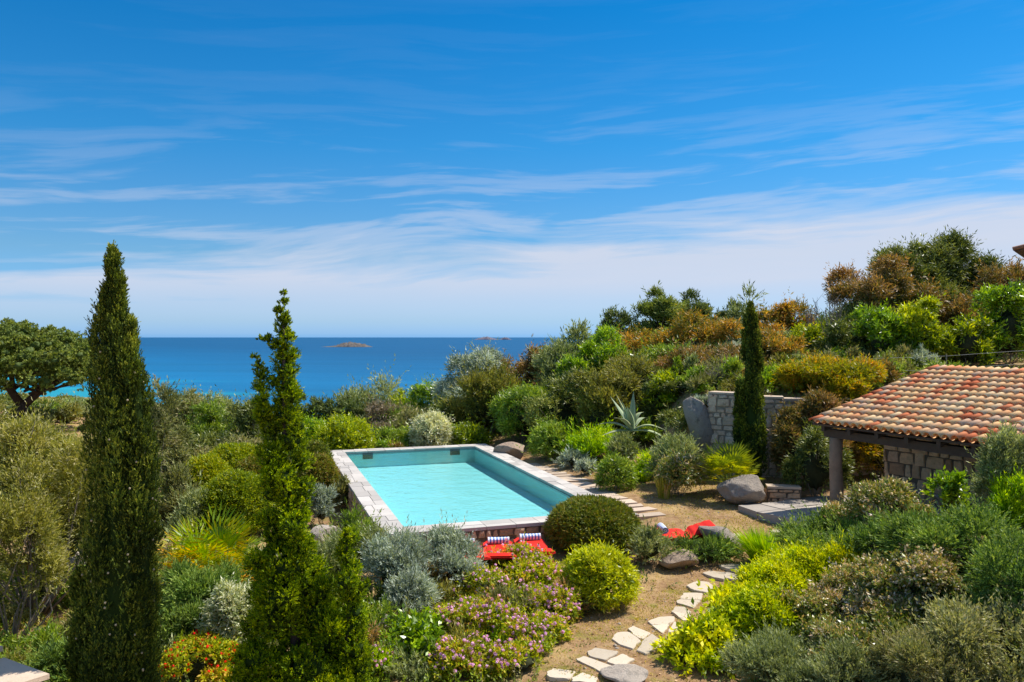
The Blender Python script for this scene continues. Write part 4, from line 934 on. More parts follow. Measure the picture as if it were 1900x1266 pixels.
def blobtree(blobs, d, label, m, name, cat, seed, k='fine', dy=.5, sub=6, cov=1.0, up=None, limbs=None, base_px=None, flat=1.0, core=.6, cap=90000, trunk_r=.1, llmul=1, ow=None, grow=None):
    """crown built from lumps traced on the photo and given depth of their own"""
    rng = np.random.default_rng(seed); kk = dict(K[k]); px_ = d/683
    bx = base_px or np.mean([b[0] for b in blobs]); x0 = (bx-950)/F*d; zg = h1(x0, d)
    rt = empty(name, (x0, d, zg), 0, label, cat)
    B = []
    for b in blobs:
        x, y, r = b[:3]; r = r*grow(y) if grow else r; r_ = r/F*d; yo = b[3] if len(b) > 3 else rng.uniform(-dy, dy)*r_
        c = np.array(((x-950)/F*d-x0, yo, CAMZ-(y-625)/F*d-zg)); B.append((*c, r_))
    B = np.array(B); n0 = len(B)
    C, Rr = [], []
    for c in B:
        for _ in range(sub):
            e = unit(rng.normal(size=3)); C.append(c[:3]+e*c[3]*.48*np.array((1, flat, 1))); Rr.append(c[3]*(.46 if k == 'twist' else .52)*rng.uniform(.8, 1.2))
    C = np.array(C); Rr = np.array(Rr); ct = .45+.14*rng.normal(size=len(C))
    ll = max(kk['ll']*llmul, 1.9*px_); lw = max(kk['lw'], .9*px_); L = kk['L']
    area = 4*pi*(Rr**2); nl = min(cap, kk['cov']*cov*area.sum()*.55/(ll*lw*.5)); ns = int(nl/kk['m'])
    ci = rng.choice(len(C), ns, p=area/area.sum()); e = unit(rng.normal(size=(ns, 3)))
    O = C[ci]+e*Rr[ci][:, None]*(.55+.35*rng.random((ns, 1)))
    A = unit(e*(ow or kk['ow'])+np.array((0, 0, kk['up'] if up is None else up))+kk['rn']*rng.normal(size=(ns, 3)))
    Ls = np.minimum(L*(.6+.7*rng.random(ns)), Rr[ci]*1.3)
    T = O+A*Ls[:, None]*.8
    keep = np.ones(ns, bool)
    for i in range(0, ns, 4000):
        q = slice(i, i+4000); dd = np.linalg.norm(T[q, None]-C[None], axis=2)/Rr[None]; keep[q] = ~(dd < .6).any(1)
    O, A, Ls, ci = O[keep], A[keep], Ls[keep], ci[keep]
    V, tn = sprigs(rng, O, A, Ls, kk['m'], ll, lw, kk['ang'], ct[ci]+.08*rng.normal(size=len(O)))
    cv, cq = [], []
    if core and k == 'twist': core = .50
    if core and k == 'pinelike': core = .40
    if core:
        for c in B:
            v, q = core_mesh(rng, c[3], c[3]*2/1.16, 1, core); v = v-np.array((0, 0, c[3]*2/1.16*.42)); b = len(cv)*len(v); cv.append(v+c[:3]); cq += [tuple(i+b for i in z) for z in q]
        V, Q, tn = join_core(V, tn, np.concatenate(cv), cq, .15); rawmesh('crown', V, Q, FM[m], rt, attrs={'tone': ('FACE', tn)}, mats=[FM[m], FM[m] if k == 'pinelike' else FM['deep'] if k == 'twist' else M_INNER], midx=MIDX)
    else: leafmesh('crown', V, tn, FM[m], rt)
    mb = MB()
    if limbs:
        for pts in limbs:
            W = [((p[0]-950)/F*d-x0, (p[3] if len(p) > 3 else 0), CAMZ-(p[1]-625)/F*d-zg) for p in pts]; rs = [p[2]/F*d for p in pts]
            mb.tube(W, rs, 8)
        mb.build('trunk', M_DBARK, rt, smooth=True)
    else:
        o = B[np.argsort(B[:, 2])]; top_ = o[-1]
        P3 = [(0, 0, -.3), (0, 0, .2)]+[tuple(o[int(len(o)*f)][:3]*np.array((1, .3, 1))) for f in (.3, .6, .85)]
        zc = sorted(P3, key=lambda p: p[2]); mb.tube(zc, [trunk_r, trunk_r*.9, trunk_r*.7, trunk_r*.45, trunk_r*.15], 8); mb.build('trunk', M_BARK, rt, smooth=True)
    return rt
def fan_palm(px, top, w, label, m, base=None, d=None, seed=1, nf=26):
    rng = np.random.default_rng(seed)
    if d is None: x, d, z = ray(px, base); d += .3; x = (px-950)/F*d; z = h1(x, d)
    else: x, d = at(px, d); z = h1(x, d)
    H = CAMZ-(top-625)/F*d-z; R_ = w/2/F*d
    rt = empty('fan_palm', (x, d, z), 0, label, 'fan palm'); V = []; T = []; st = MB()
    def leaf(a, b, mid, ww, fold, tn):
        V.extend([a, mid-ww, b, mid+ww]); T.append(tn)
    for i in range(nf):
        az = i*2.4+rng.normal()*.2; t = (i+.5)/nf; el = .08+1.25*t**.8
        dr = np.array((cos(az)*cos(el), sin(az)*cos(el), sin(el))); pl = (.50+.12*rng.random())*(R_*(1-t)+H*t*.85)
        o = np.array((cos(az)*.08, sin(az)*.08, H*.22)); h = o+dr*pl
        st.tube([o, (o+h)/2+np.array((0, 0, .03)), h], [.016, .012, .010], 4)
        s = unit(np.cross(dr, (0, 0, 1.))); up_ = np.cross(s, dr); dr2 = unit(dr+np.array((0, 0, -.25)))
        tn0 = np.clip(.18+.42*(1-t)*rng.random()+.1*rng.normal(), 0, 1); fl = .52*(R_*(1-t)+H*t*.8)
        nl = 26
        for j in range(nl):
            a = (j/(nl-1)-.5)*4.2; dd = unit(dr2*cos(a)+s*sin(a)+up_*.12*abs(sin(a))); q = fl*(1-.10*abs(a)/2)*(.9+.2*rng.random())
            side = unit(np.cross(dd, up_+.15*rng.normal(size=3)))*.022*max(1, R_)
            tip = h+dd*q+np.array((0, 0, -.06*q)); mid = h+dd*q*.55+up_*.006
            tn = np.clip(tn0+.10*rng.normal()+.30*(abs(a)/2.1), 0, 1)
            leaf(h, mid+dd*.01, (h+mid)/2, side*.7, 0, tn); leaf(mid, tip, mid+(tip-mid)*.3, side, 0, min(1, tn+.10+.12*rng.random()))
    V = np.array(V)
    leafmesh('fronds', V, np.array(T), FM[m], rt)
    st.build('leaf_stalks', simple('palm_stalk', (.20, .24, .04), .5), rt)
    MB().tube([(0, 0, -.2), (0, 0, H*.12), (0, 0, H*.26)], [.16, .15, .10], 10).build('trunk', M_BARK, rt, smooth=True)
def agave(px, py, d, label, leaves, seed=3):
    """leaves: list of photo points (tip x, tip y, width px, depth offset m, droop)"""
    x0 = (px-950)/F*d; zg = h1(x0, d); rt = empty('agave', (x0, d, zg), 0, label, 'agave'); zc = CAMZ-(py-625)/F*d-zg
    V = []; Q = []; T = []; rng = np.random.default_rng(seed)
    for (tx, ty, wd, dy, arch) in leaves:
        tip = np.array(((tx-950)/F*d-x0, dy, CAMZ-(ty-625)/F*d-zg)); o = np.array((0, 0, zc)); n = 14
        ch = tip-o; L = np.linalg.norm(ch); up = np.array((0, 0, 1.)); base = len(V); w = wd/F*d; tn = .5+.1*rng.normal()
        sd = unit(np.cross(ch, up)+1e-6)
        for i in range(n+1):
            t = i/n; p = o+ch*t+up*arch*L*sin(pi*min(1, t*1.02))*(1-.2*t); ww = 1.15*w*(.55+.75*sin(pi*min(1, t*.9+.1)))*(1-t**3)*.5+.003; nn = unit(np.cross(sd, ch)); nn = nn if nn[2] > 0 else -nn
            for s, lift in ((-1, .35), (-.45, .02), (.45, .02), (1, .35), (.4, -.22*(1-t)), (-.4, -.22*(1-t))): V.append(p+sd*ww*s+nn*ww*lift)
        for i in range(n):
            for j in range(6): a = base+i*6; Q.append((a+j, a+(j+1) % 6, a+6+(j+1) % 6, a+6+j)); T.append(np.clip(tn+(.35 if j in (0, 2) else 0), 0, 1))
    rawmesh('leaves', V, Q, FM['agave'], rt, attrs={'tone': ('FACE', T)})
def tuft(px, base, top, w, label, m='bright_grass', n=500, d=None, name='grass_tuft', cat='grass tuft', spread=.6, seed=1, cap_=None):
    rng = np.random.default_rng(seed)
    if d is None: x, d, z = ray(px, base); x = (px-950)/F*d
    else: x, d = at(px, d); z = h1(x, d)
    H = CAMZ-(top-625)/F*d-z; R_ = w/2/F*d; px_ = d/683
    a = rng.random(n)*6.28; r = np.sqrt(rng.random(n))*R_*.5; O = np.stack([np.cos(a)*r, np.sin(a)*r, np.zeros(n)], 1)
    hh = H*(.55+.5*rng.random(n)); out = R_*spread*(.2+.8*rng.random(n)); D = np.stack([np.cos(a)*out, np.sin(a)*out, hh], 1)
    s = unit(np.cross(D, rng.normal(size=(n, 3))))*max(.006, .45*px_); m1 = O+D*np.array((.35, .35, .6)); T = O+D
    V = np.concatenate([np.stack([O-s*.6, m1-s, m1+s, O+s*.6], 1), np.stack([m1-s, T-s*.1, T+s*.1, m1+s], 1)]).reshape(-1, 3)
    tn = np.tile(np.clip(.5+.22*rng.normal(size=n), 0, 1), 2)
    o = leafmesh(name, V, tn, FM[m] if isinstance(m, str) else m, loc=(x, d, z)); return tag(o, label, cat)

# ---- the two big conifers in front, and the slim cypress by the wall
cypress([(443,208,212),(480,200,221),(540,189,226),(575,182,232),(610,176,240),(645,170,256),(700,166,268),(800,161,281),(900,159,291),(1000,158,296),(1060,152,298),(1150,142,300),(1266,130,303),(1400,128,304)],
        10.0, 'tall dark columnar cypress in the left foreground', 11, 1400, 1.25, extra=([(562,239,242),(600,234,252),(660,228,262),(760,226,276),(900,228,292)], [(1036,146,152),(1100,138,165),(1200,132,170),(1400,130,172)]), cones=60)
cypress([(556,1390,1394),(590,1383,1402),(640,1375,1412),(700,1371,1418),(780,1369,1422),(860,1370,1424),(905,1374,1420)], 22.3, 'slim columnar cypress in front of the granite retaining wall', 12, 905, 1.3, extra=([(706,1370,1376),(760,1364,1380),(900,1366,1386)],))
JB = [(527,546,5),(526,562,8),(519,578,9),(534,588,9),(527,602,13),(521,618,13),(535,628,12),(500,632,9),(482,629,5),(526,648,17),(512,642,12),(541,662,13),(524,672,19),(543,690,13),(522,698,20),(530,722,22),(508,712,12),(545,740,16),(517,748,20),
 (474,662,6),(480,680,10),(486,700,13),(484,722,13),(492,745,15),(497,772,20),(530,775,26),(552,792,18),(505,802,24),(540,822,28),(508,848,27),(553,862,22),(526,884,34),(565,905,18),(503,918,24),(540,935,32),(500,965,22),(545,975,32),(566,962,12),
 (517,1008,36),(558,1018,25),(487,1040,20),(538,1050,36),(578,1062,20),(505,1085,32),(556,1095,34),(598,1100,20),(482,1112,18),(520,1140,40),(580,1145,36),(612,1152,22),(482,1168,24),(545,1190,42),(598,1200,36),(490,1215,34),(635,1220,20),(540,1250,46),(608,1256,40),(468,1262,30),(650,1262,26),
 (643,974,5),(642,990,9),(646,1010,13),(640,1034,16),(652,1052,13),(645,1076,19),(680,1085,7),(666,1096,12),(648,1112,18),(655,1142,20),(650,1172,22),(662,1204,22),(668,1240,20),(540,1300,70),(640,1310,60),(560,1370,70),(455,1225,22),(500,1160,30),(580,1230,40),(625,1180,26),(530,1100,34),(620,1270,40)]
blobtree(JB, 10.5, 'twisted bright green juniper with a narrow spire and a side spire on its right', 'juniper_bright', 'juniper_tree', 'juniper', 21, 'twist', dy=.8, sub=11, cov=2.6, up=1.1, base_px=560, cap=330000, core=.72, llmul=1, grow=lambda y: 1.0+.12*min(1, max(0, (y-640)/200))+.24*min(1, max(0, (y-930)/150)), limbs=[[(560,1420,11),(555,1250,9),(535,1080,8),(527,900,6),(528,740,4),(526,600,2)],[(600,1400,6),(640,1250,5),(648,1120,4),(644,1010,2)],[(525,850,4),(495,780,3),(482,700,1.5)]])
# ---- umbrella pine
rngp = np.random.default_rng(5); PB = []
for i in range(420):
    a = rngp.random()*6.28; r_ = math.sqrt(rngp.random()); hh = (1-r_*r_)**.5; X = 12+r_*cos(a)*178; dep = r_*sin(a)*5.2; low = max(0, abs(X-30)-10)/150*26
    PB.append((X, 700+low*.5-hh*(86+low*.5)*(1 if rngp.random() < .45 else rngp.uniform(.1, 1))+rngp.normal()*4, rngp.uniform(14, 21), dep))
for i in range(70): PB.append((rngp.uniform(85, 185), rngp.uniform(655, 702), rngp.uniform(9, 15), rngp.uniform(-3.5, 3.5)))
blobtree(PB, 45, 'wide umbrella pine with a dark forked trunk at the left edge', 'pine', 'umbrella_pine', 'pine tree', 31, 'pinelike', sub=4, cov=1.6, base_px=38, core=.55, cap=240000,
  limbs=[[(38,800,11),(38,772,9),(44,748,9)],[(42,755,8),(22,715,6,-.4),(5,690,4,-.8),(-15,676,3,-1)],[(44,752,8),(66,728,6,.4),(95,702,4,.6),(130,680,3,.8)],[(60,735,5,.3),(75,700,3.5,1),(84,675,2.5,1.4)],[(26,722,5),(36,692,3.5,-.8),(44,668,2.5,-1.2)],[(85,712,4),(115,706,3),(150,690,2)],[(70,722,4),(110,722,2.5,-.5),(150,704,1.6,-.8)],[(12,700,4),(-10,704,3),(-40,690,2)]]+[[(rngp.uniform(20,90),rngp.uniform(706,735),2.6),(lambda q: (q, rngp.uniform(690,712),1.8,rngp.uniform(-2,2)))(rngp.uniform(0,130)),(rngp.uniform(-20,165),rngp.uniform(660,690),.9,rngp.uniform(-3,3))] for _ in range(22)])
# ---- left side
shrub('wispy', 'willowy', 60, 748, 290, 'large loose olive yellow tree with grey branches at the left edge', d=15.6, name='willow_leaf_tree', cat='tree', cov=1.0, core=0, cap=90000, nstem=26)
shrub('wispy', 'willowy', 20, 870, 230, 'lower loose olive yellow tree in front of the larger one at the left edge', d=13.9, name='willow_leaf_tree', cat='tree', cov=.9, core=0, cap=60000, nstem=20)
shrub('wispy', 'willowy', -30, 745, 120, 'loose yellow leaved tree under the umbrella pine', d=21, name='willow_leaf_tree', cat='tree', cov=1.1, core=0, cap=40000, nstem=12)
shrub('wispy', 'olive', 130, 850, 120, 'olive green shrub tucked against the left flank of the tall cypress', d=18, cov=1.6, core=.4)
shrub('wispy', 'heath', 286, 735, 80, 'feathery half bare shrub just right of the tall cypress', d=26, cov=1.1, core=0, cap=30000)
shrub('broad', 'mid_green', 95, 1052, 120, 'dark green bush under the loose tree at the left', base=1140)
shrub('wispy', 'rust', 45, 1040, 60, 'small reddish bush in the shade of the loose tree', base=1110, core=0)
shrub('spread', 'spread_juniper', 108, 1192, 100, 'low green juniper beside the terrace wall', d=12.3, cov=1.2)
shrub('maquis', 'heath', 318, 800, 80, 'grey olive scrub bush midway down the left slope', d=30, cov=1)
shrub('maquis', 'mid_green', 383, 760, 85, 'bright green mound in the distant scrub', d=40)
shrub('maquis', 'dark_green', 462, 735, 70, 'dark round bush left of the twisted juniper', d=38)
shrub('maquis', 'grey_green', 415, 738, 90, 'grey green bush on the skyline by the sea', d=50)
shrub('maquis', 'heath', 340, 735, 80, 'olive bush on the skyline right of the cypress', d=46)
shrub('maquis', 'heath', 430, 812, 100, 'heathy brown green bush halfway down the left slope', d=31)
shrub('maquis', 'dark_green', 385, 808, 80, 'dark green bush below the bright mound', d=33)
shrub('fine', 'heath', 330, 868, 90, 'wiry green bush above the yellow palm', d=23.5)
shrub('dome', 'clipped', 382, 848, 100, 'clipped dome with yellow tips left of the other clipped mounds', d=24.5)
shrub('dome', 'clipped', 440, 826, 140, 'wide clipped mound with a reddish yellow crest', d=26, flat=.8)
shrub('dome', 'clipped_dark', 478, 850, 90, 'clipped mound behind the twisted juniper', d=24)
shrub('dome', 'clipped', 440, 878, 140, 'largest clipped mound, yellow on top, left of the twisted juniper', d=21)
shrub('fine', 'grey_green', 372, 925, 100, 'grey green creeping shrub between the palm and the clipped mounds', d=20.5)
shrub('dome', 'clipped_dark', 588, 822, 54, 'small reddish clipped dome behind the pool corner', d=27.5)
shrub('dome', 'clipped_dark', 590, 846, 76, 'dark clipped dome beside the left wall of the pool', d=24)
shrub('silver', 'silver', 597, 908, 54, 'small silver bush between the juniper and the pool', base=978)
shrub('fine', 'heath', 637, 890, 44, 'small wiry bush against the left pool wall', base=950)
shrub('fine', 'mid_green', 655, 960, 90, 'feathery green bush at the near left pool corner', d=16.6, cov=.9)
shrub('fine', 'grey_green', 610, 1010, 90, 'grey green bush in front of the pale boulder', d=15.6)
fan_palm(388, 950, 186, 'dwarf fan palm with yellow orange tips left of the twisted juniper', 'palm', d=15.6, seed=4, nf=34)
shrub('spread', 'spread_juniper', 385, 1045, 190, 'spreading blue green juniper below the yellow tipped palm', d=13.8, cap=60000)
shrub('spread', 'spread_juniper', 350, 1130, 130, 'lower spreading juniper above the red flowers', d=12.8)
shrub('round', 'variegated', 432, 1088, 100, 'cream and green variegated bush beside the twisted juniper', d=12.6)
shrub('broad', 'lantana', 372, 1188, 190, 'low bush covered in small red flowers at the bottom edge', d=12.0, flowers=(M_RED, .20, .045))
# ---- front centre
shrub('silver', 'silver', 742, 998, 136, 'left silver bush of the three, in front of the pool corner', base=1135)
shrub('silver', 'silver', 840, 985, 126, 'tall right silver bush of the three', base=1110)
shrub('silver', 'silver', 766, 1070, 100, 'smallest silver bush, in front of the other two', base=1165)
shrub('fine', 'grey_green', 700, 985, 80, 'pale stemmed bush between the pool wall and the silver bushes', d=16.2, cov=.7, core=.4)
shrub('bigleaf', 'glossy_green', 772, 1148, 108, 'fresh green leafy bush below the small silver one', d=12.4)
shrub('fine', 'bright_grass', 705, 1210, 90, 'light green bush at the bottom edge beside the juniper', d=11.9, flowers=(M_LILAC, .22, .05))
shrub('fine', 'grey_green', 775, 1225, 110, 'dry grey green plant at the bottom edge below the leafy bush', d=11.8, cov=.8)
LF = (M_LILAC, .32, .064)
shrub('broad', 'lantana', 960, 1026, 180, 'lilac flowering bush just below the red loungers', base=1105, flowers=LF, cov=.8, core=.5)
shrub('broad', 'lantana', 905, 1065, 110, 'lilac flowering bush right of the silver bushes', d=14.6, flowers=LF, cov=.8, core=.5)
shrub('broad', 'lantana', 1020, 1095, 140, 'lilac flowering bush beside the yellow green round bush', d=13.9, flowers=LF, cov=.8, core=.5)
shrub('broad', 'lantana', 880, 1120, 160, 'dense lilac flowering bush in the middle of the flower bed', d=12.9, flowers=LF, cov=.9, core=.5)
shrub('broad', 'lantana', 985, 1150, 160, 'lilac flowering bush whose edge reaches the bare soil', d=12.6, flowers=LF, cov=.8, core=.5)
shrub('broad', 'lantana', 860, 1192, 150, 'lilac flowering bush at the bottom edge of the flower bed', d=11.8, flowers=LF, cov=.9, core=.5)
shrub('broad', 'lantana', 960, 1205, 120, 'lowest lilac flowering bush beside the stepping stones', d=11.7, flowers=LF, cov=.8, core=.5)
shrub('round', 'pittosporum', 1112, 1022, 132, 'round yellow green bush in front of the clipped dome', base=1138, cov=1.2)
shrub('dome', 'clipped_dark', 1100, 928, 166, 'big clipped dark green dome by the near pool corner', base=1036, cov=1.2)
shrub('silver', 'grey_green', 1205, 984, 76, 'loose grey green bush right of the clipped dome', base=1058, cov=.8)
shrub('spread', 'spread_juniper', 1302, 1000, 120, 'low dark juniper draped behind the flat topped boulder', base=1055, flat=.8)
tuft(1420, 1045, 985, 100, 'bright green grassy tuft beside the blue grey rock slab', n=900, seed=2, spread=.9)
tuft(1232, 925, 880, 40, 'dry grey grass tuft on the lawn left of the bare based shrub', 'grass', n=160, seed=3)
# ---- lawn right of the pool
shrub('round', 'mid_green', 1143, 852, 62, 'compact round green shrub beside the poolside path', base=914)
shrub('round', 'escallonia', 1262, 850, 78, 'shrub with cream tips and a bare woody base on the lawn', base=926, zlift=.25)
shrub('silver', 'grey_green', 1255, 815, 104, 'soft grey green mound behind the bare based shrub', d=23.2)
fan_palm(1352, 820, 104, 'dwarf fan palm at the foot of the slim cypress', 'fan_dark', d=21.3, seed=9, nf=30)
shrub('silver', 'silver', 1062, 842, 44, 'small silver cushion beside the poolside path', base=872)
shrub('silver', 'silver', 1086, 858, 40, 'lower silver cushion beside the poolside path', base=882)
shrub('round', 'mid_green', 1026, 788, 80, 'round glossy shrub behind the path, above the silver cushions', base=856)
shrub('fine', 'bright_grass', 1105, 800, 110, 'bright green spreading shrub below the agave', base=862)
shrub('fine', 'grey_green', 1155, 812, 60, 'grey green shrub between the agave and the compact round one', base=866)
shrub('fine', 'mid_green', 1192, 785, 66, 'upright green shrub at the foot of the agave', base=838)
shrub('silver', 'silver', 1070, 765, 50, 'pale silver bush left of the agave', base=808)
shrub('silver', 'grey_green', 1125, 750, 52, 'grey bush directly behind the agave', base=800)
shrub('fine', 'bright_grass', 1205, 845, 70, 'yellow green grassy bush on the edge of the lawn', base=888, cov=.8)
shrub('silver', 'silver', 1312, 796, 60, 'silvery shrub below the leaning boulder', base=846)
tuft(1190, 892, 866, 60, 'low yellow green tuft in front of the grassy bush', n=300, seed=6)
agave(1172, 800, 24.6, 'large agave with long grey green curved leaves', [(1142,728,11,.1,.02),(1136,738,9,.5,.02),(1112,803,9,-.7,.05),(1105,790,8,.2,.14),(1232,796,9,-.3,.16),(1198,766,9,.3,.26),(1180,728,9,.5,0),(1160,752,11,-.4,.03),(1235,812,8,-.9,.10),(1130,770,9,-.9,.12),(1152,742,9,-.1,.02),(1215,782,8,.9,.16)])
# ---- behind the pool
shrub('round', 'pittosporum', 640, 778, 105, 'bright yellow green bush behind the left end of the pool', d=31.5)
shrub('broad', 'glossy_green', 575, 783, 92, 'green bush behind the left pool corner', d=32.5)
shrub('maquis', 'mid_green', 738, 802, 105, 'low green bush behind the middle of the pool', d=33)
shrub('round', 'variegated', 801, 771, 73, 'round grey green shrub with pale edges behind the pool', d=32.6)
shrub('round', 'pittosporum', 866, 792, 78, 'low yellow bush behind the right end of the pool', d=33)
shrub('maquis', 'brown_grey', 722, 748, 103, 'bare purplish brown bush behind the pool', d=38, cov=.8)
shrub('maquis', 'heath', 770, 765, 103, 'brown green bush right of the bare one', d=37)
shrub('maquis', 'brown_grey', 690, 790, 69, 'small brownish bush between the yellow one and the bare one', d=34)
shrub('maquis', 'pittosporum', 752, 738, 50, 'small yellow green bush on the slope below the sea', d=42)
shrub('maquis', 'glossy_green', 790, 720, 80, 'bright green bush left of the silvery olive', d=41)
shrub('wispy', 'grey_green', 690, 698, 128, 'feathery tamarisk standing up against the sea', d=50, cov=1.2, core=0, name='tamarisk_tree', cat='tree', trunk=True)
for px, top, w, lb in ((562,742,50,'young dark pine nearest the twisted juniper'),(596,736,52,'young dark pine, tallest of the row below the sea'),(630,744,50,'young dark pine third in the row below the sea'),(660,752,46,'young dark pine at the right end of the row')):
    shrub('pinelike', 'pine_dark', px, top, w, lb, d=39, name='pine_tree', cat='pine tree', trunk=True, group='young pines below the sea', zlift=.1)
shrub('maquis', 'silver', 872, 665, 114, 'tall silvery olive tree behind the pool', d=38, name='olive_tree', cat='olive tree', trunk=True, zlift=.06, cov=1.1)
shrub('fine', 'olive', 905, 690, 126, 'olive brown shrub between the silvery olive and the round green tree', d=35)
shrub('broad', 'mid_green', 975, 716, 163, 'big round light green tree behind the pool corner boulder', d=32.5, name='round_tree', cat='tree', trunk=True, cov=1.1)
shrub('maquis', 'dark_green', 850, 735, 92, 'dark green bush below the silvery olive', d=36)
shrub('maquis', 'rust_dark', 938, 680, 64, 'dark reddish bush beside the silvery olive', d=39)
shrub('maquis', 'rust_dark', 998, 648, 89, 'dark reddish bush on the skyline above the round green tree', d=39)
shrub('wispy', 'grey_green', 1042, 660, 103, 'tall grey green bush on the skyline', d=36, cov=2, core=.5)
shrub('wispy', 'grey_green', 1068, 616, 73, 'feathery grey bush rising above the horizon', d=39, cov=1.6, core=.3)
shrub('bigleaf', 'glossy_green', 1062, 662, 66, 'yellow green leafy bush in front of the tall grey one', d=34)
shrub('maquis', 'dark_green', 1050, 710, 114, 'very dark bush behind the silver shrubs', d=32)
shrub('bigleaf', 'glossy_green', 1120, 616, 92, 'tall bright green leafy tree on the hillside', d=36, name='leafy_tree', cat='tree', trunk=True)
shrub('maquis', 'olive', 1150, 668, 156, 'broad olive green shrub above the agave', d=30)
shrub('fine', 'olive', 1120, 700, 103, 'olive shrub left of the broad one above the agave', d=29)
shrub('bigleaf', 'pittosporum', 1233, 690, 60, 'bright yellow sapling left of the retaining wall', d=28.5)
shrub('maquis', 'dark_green', 1200, 710, 103, 'shaded dark bush left of the yellow sapling', d=29.5)
shrub('maquis', 'dark_green', 1275, 712, 103, 'dark bush behind the leaning boulder', d=28)
shrub('pinelike', 'pine_dark', 1148, 584, 74, 'dark pine standing alone on the skyline', d=50, name='pine_tree', cat='pine tree', trunk=True, zlift=.1)
shrub('pinelike', 'pine', 1222, 558, 112, 'tallest of the skyline pines', d=50, name='pine_tree', cat='pine tree', trunk=True, zlift=.1)
shrub('pinelike', 'pine_dark', 1276, 564, 90, 'skyline pine in the middle of the row', d=52, name='pine_tree', cat='pine tree', trunk=True, zlift=.1)
shrub('pinelike', 'pine_dark', 1330, 572, 80, 'skyline pine nearest the slim cypress', d=54, name='pine_tree', cat='pine tree', trunk=True, zlift=.1)
shrub('maquis', 'rust', 1190, 624, 138, 'rusty orange bush behind the tall bright tree', d=40)
shrub('maquis', 'mid_green', 1228, 620, 80, 'green bush between two rusty orange ones', d=38)
shrub('maquis', 'rust', 1300, 598, 133, 'large rusty orange bush left of the slim cypress', d=37)
shrub('maquis', 'rust_dark', 1318, 650, 138, 'rusty brown bush above the retaining wall', d=31)
shrub('wispy', 'brown_grey', 1350, 670, 80, 'bare grey twiggy bush touching the slim cypress', d=29, cov=1.4, core=.3)
shrub('maquis', 'mid_green', 1250, 648, 92, 'mid green bush on the slope above the yellow sapling', d=33)
shrub('wispy', 'grey_green', 1382, 556, 80, 'thin feathery tree behind the tip of the slim cypress', d=40, cov=.9, core=0)
shrub('maquis', 'grey_green', 1350, 585, 69, 'grey green bush behind the large rusty one', d=42)
shrub('maquis', 'rust', 1455, 564, 105, 'rusty orange tree on the skyline right of the slim cypress', d=38, name='rusty_tree', cat='tree', trunk=True)
shrub('broad', 'rust', 1440, 612, 119, 'round rusty orange bush right of the slim cypress', d=31)
shrub('bigleaf', 'pittosporum', 1502, 600, 66, 'upright yellow green bush between rusty and bare trees', d=33)
def twigs(px, top, w, d, label, seed, n=26):
    rng = np.random.default_rng(seed); x, d = at(px, d); z = h1(x, d); H = CAMZ-(top-625)/F*d-z; R_ = w/2/F*d; mb = MB()
    rt = empty('bare_shrub', (x, d, z), 0, label, 'bare shrub')
    for i in range(n):
        a = rng.random()*6.28; r = R_*rng.random(); hh = H*(.55+.45*rng.random()); p = [(0.1*cos(a), .1*sin(a), -.1), (r*.5*cos(a), r*.5*sin(a), hh*.5), (r*cos(a), r*sin(a), hh)]
        mb.tube(p, [.022, .016, .008], 4)
        for j in range(7):
            s = np.array(p[1])+(np.array(p[2])-np.array(p[1]))*rng.random(); mb.tube([s, s+rng.normal(size=3)*np.array((.16, .16, .08))+np.array((0, 0, .3))], [.009, .005], 3)
    mb.build('branches', M_TWIG, rt)
twigs(1545, 545, 56, 32, 'bare twiggy shrub on the skyline left of the reddish tree', 5)
twigs(1505, 556, 40, 36, 'thin bare shrub behind the yellow green one', 6, 16)
twigs(1335, 690, 50, 27, 'dead grey branches above the retaining wall', 7, 14)
# ---- the tree group above the pavilion
shrub('maquis', 'dark_green', 1750, 472, 120, 'dark green tree joining the tallest one and its right neighbour', d=38, name='holm_oak_tree', cat='tree', trunk=True, cov=1.2)
shrub('maquis', 'rust_dark', 1845, 520, 130, 'rusty brown tree below the second dark tree', d=36, name='reddish_tree', cat='tree', trunk=True)
shrub('maquis', 'dark_green', 1600, 545, 120, 'dark bushy tree under the reddish brown one', d=33, name='holm_oak_tree', cat='tree', trunk=True)
shrub('maquis', 'rust_dark', 1610, 504, 150, 'reddish brown tree left of the tall dark one', d=34, name='reddish_tree', cat='tree', trunk=True, cov=.9, core=.4)
shrub('maquis', 'dark_green', 1700, 437, 150, 'tallest dark green tree above the pavilion', d=36, name='holm_oak_tree', cat='tree', trunk=True, cov=1.3, cap=80000)
shrub('maquis', 'dark_green', 1655, 500, 100, 'dark green tree filling the gap below the tallest one', d=35, name='holm_oak_tree', cat='tree', trunk=True, cov=1.2)
shrub('maquis', 'dark_green', 1800, 465, 104, 'second dark green tree, right of the tallest', d=37, name='holm_oak_tree', cat='tree', trunk=True, cov=1.2)
shrub('maquis', 'rust_dark', 1868, 488, 104, 'reddish brown tree at the right edge below the neighbouring roof', d=34, name='reddish_tree', cat='tree', trunk=True)
shrub('maquis', 'rust_dark', 1790, 555, 90, 'reddish bush in front of the second dark tree', d=33)
shrub('bigleaf', 'glossy_green', 1640, 573, 90, 'fresh green leafy bush, first of the row above the pavilion', d=30)
shrub('bigleaf', 'pittosporum', 1712, 566, 100, 'yellow green leafy bush, middle of the row above the pavilion', d=30)
shrub('bigleaf', 'pittosporum', 1796, 590, 76, 'yellow green low leafy bush above the pavilion roof', d=29)
shrub('bigleaf', 'glossy_green', 1872, 538, 100, 'tall fresh green leafy bush at the right edge above the roof', d=29.5)
shrub('maquis', 'dark_green', 1580, 590, 90, 'dark undergrowth left of the fresh green bushes', d=31.5)
shrub('maquis', 'dark_green', 1752, 620, 120, 'dark undergrowth between the yellow green bushes', d=31)
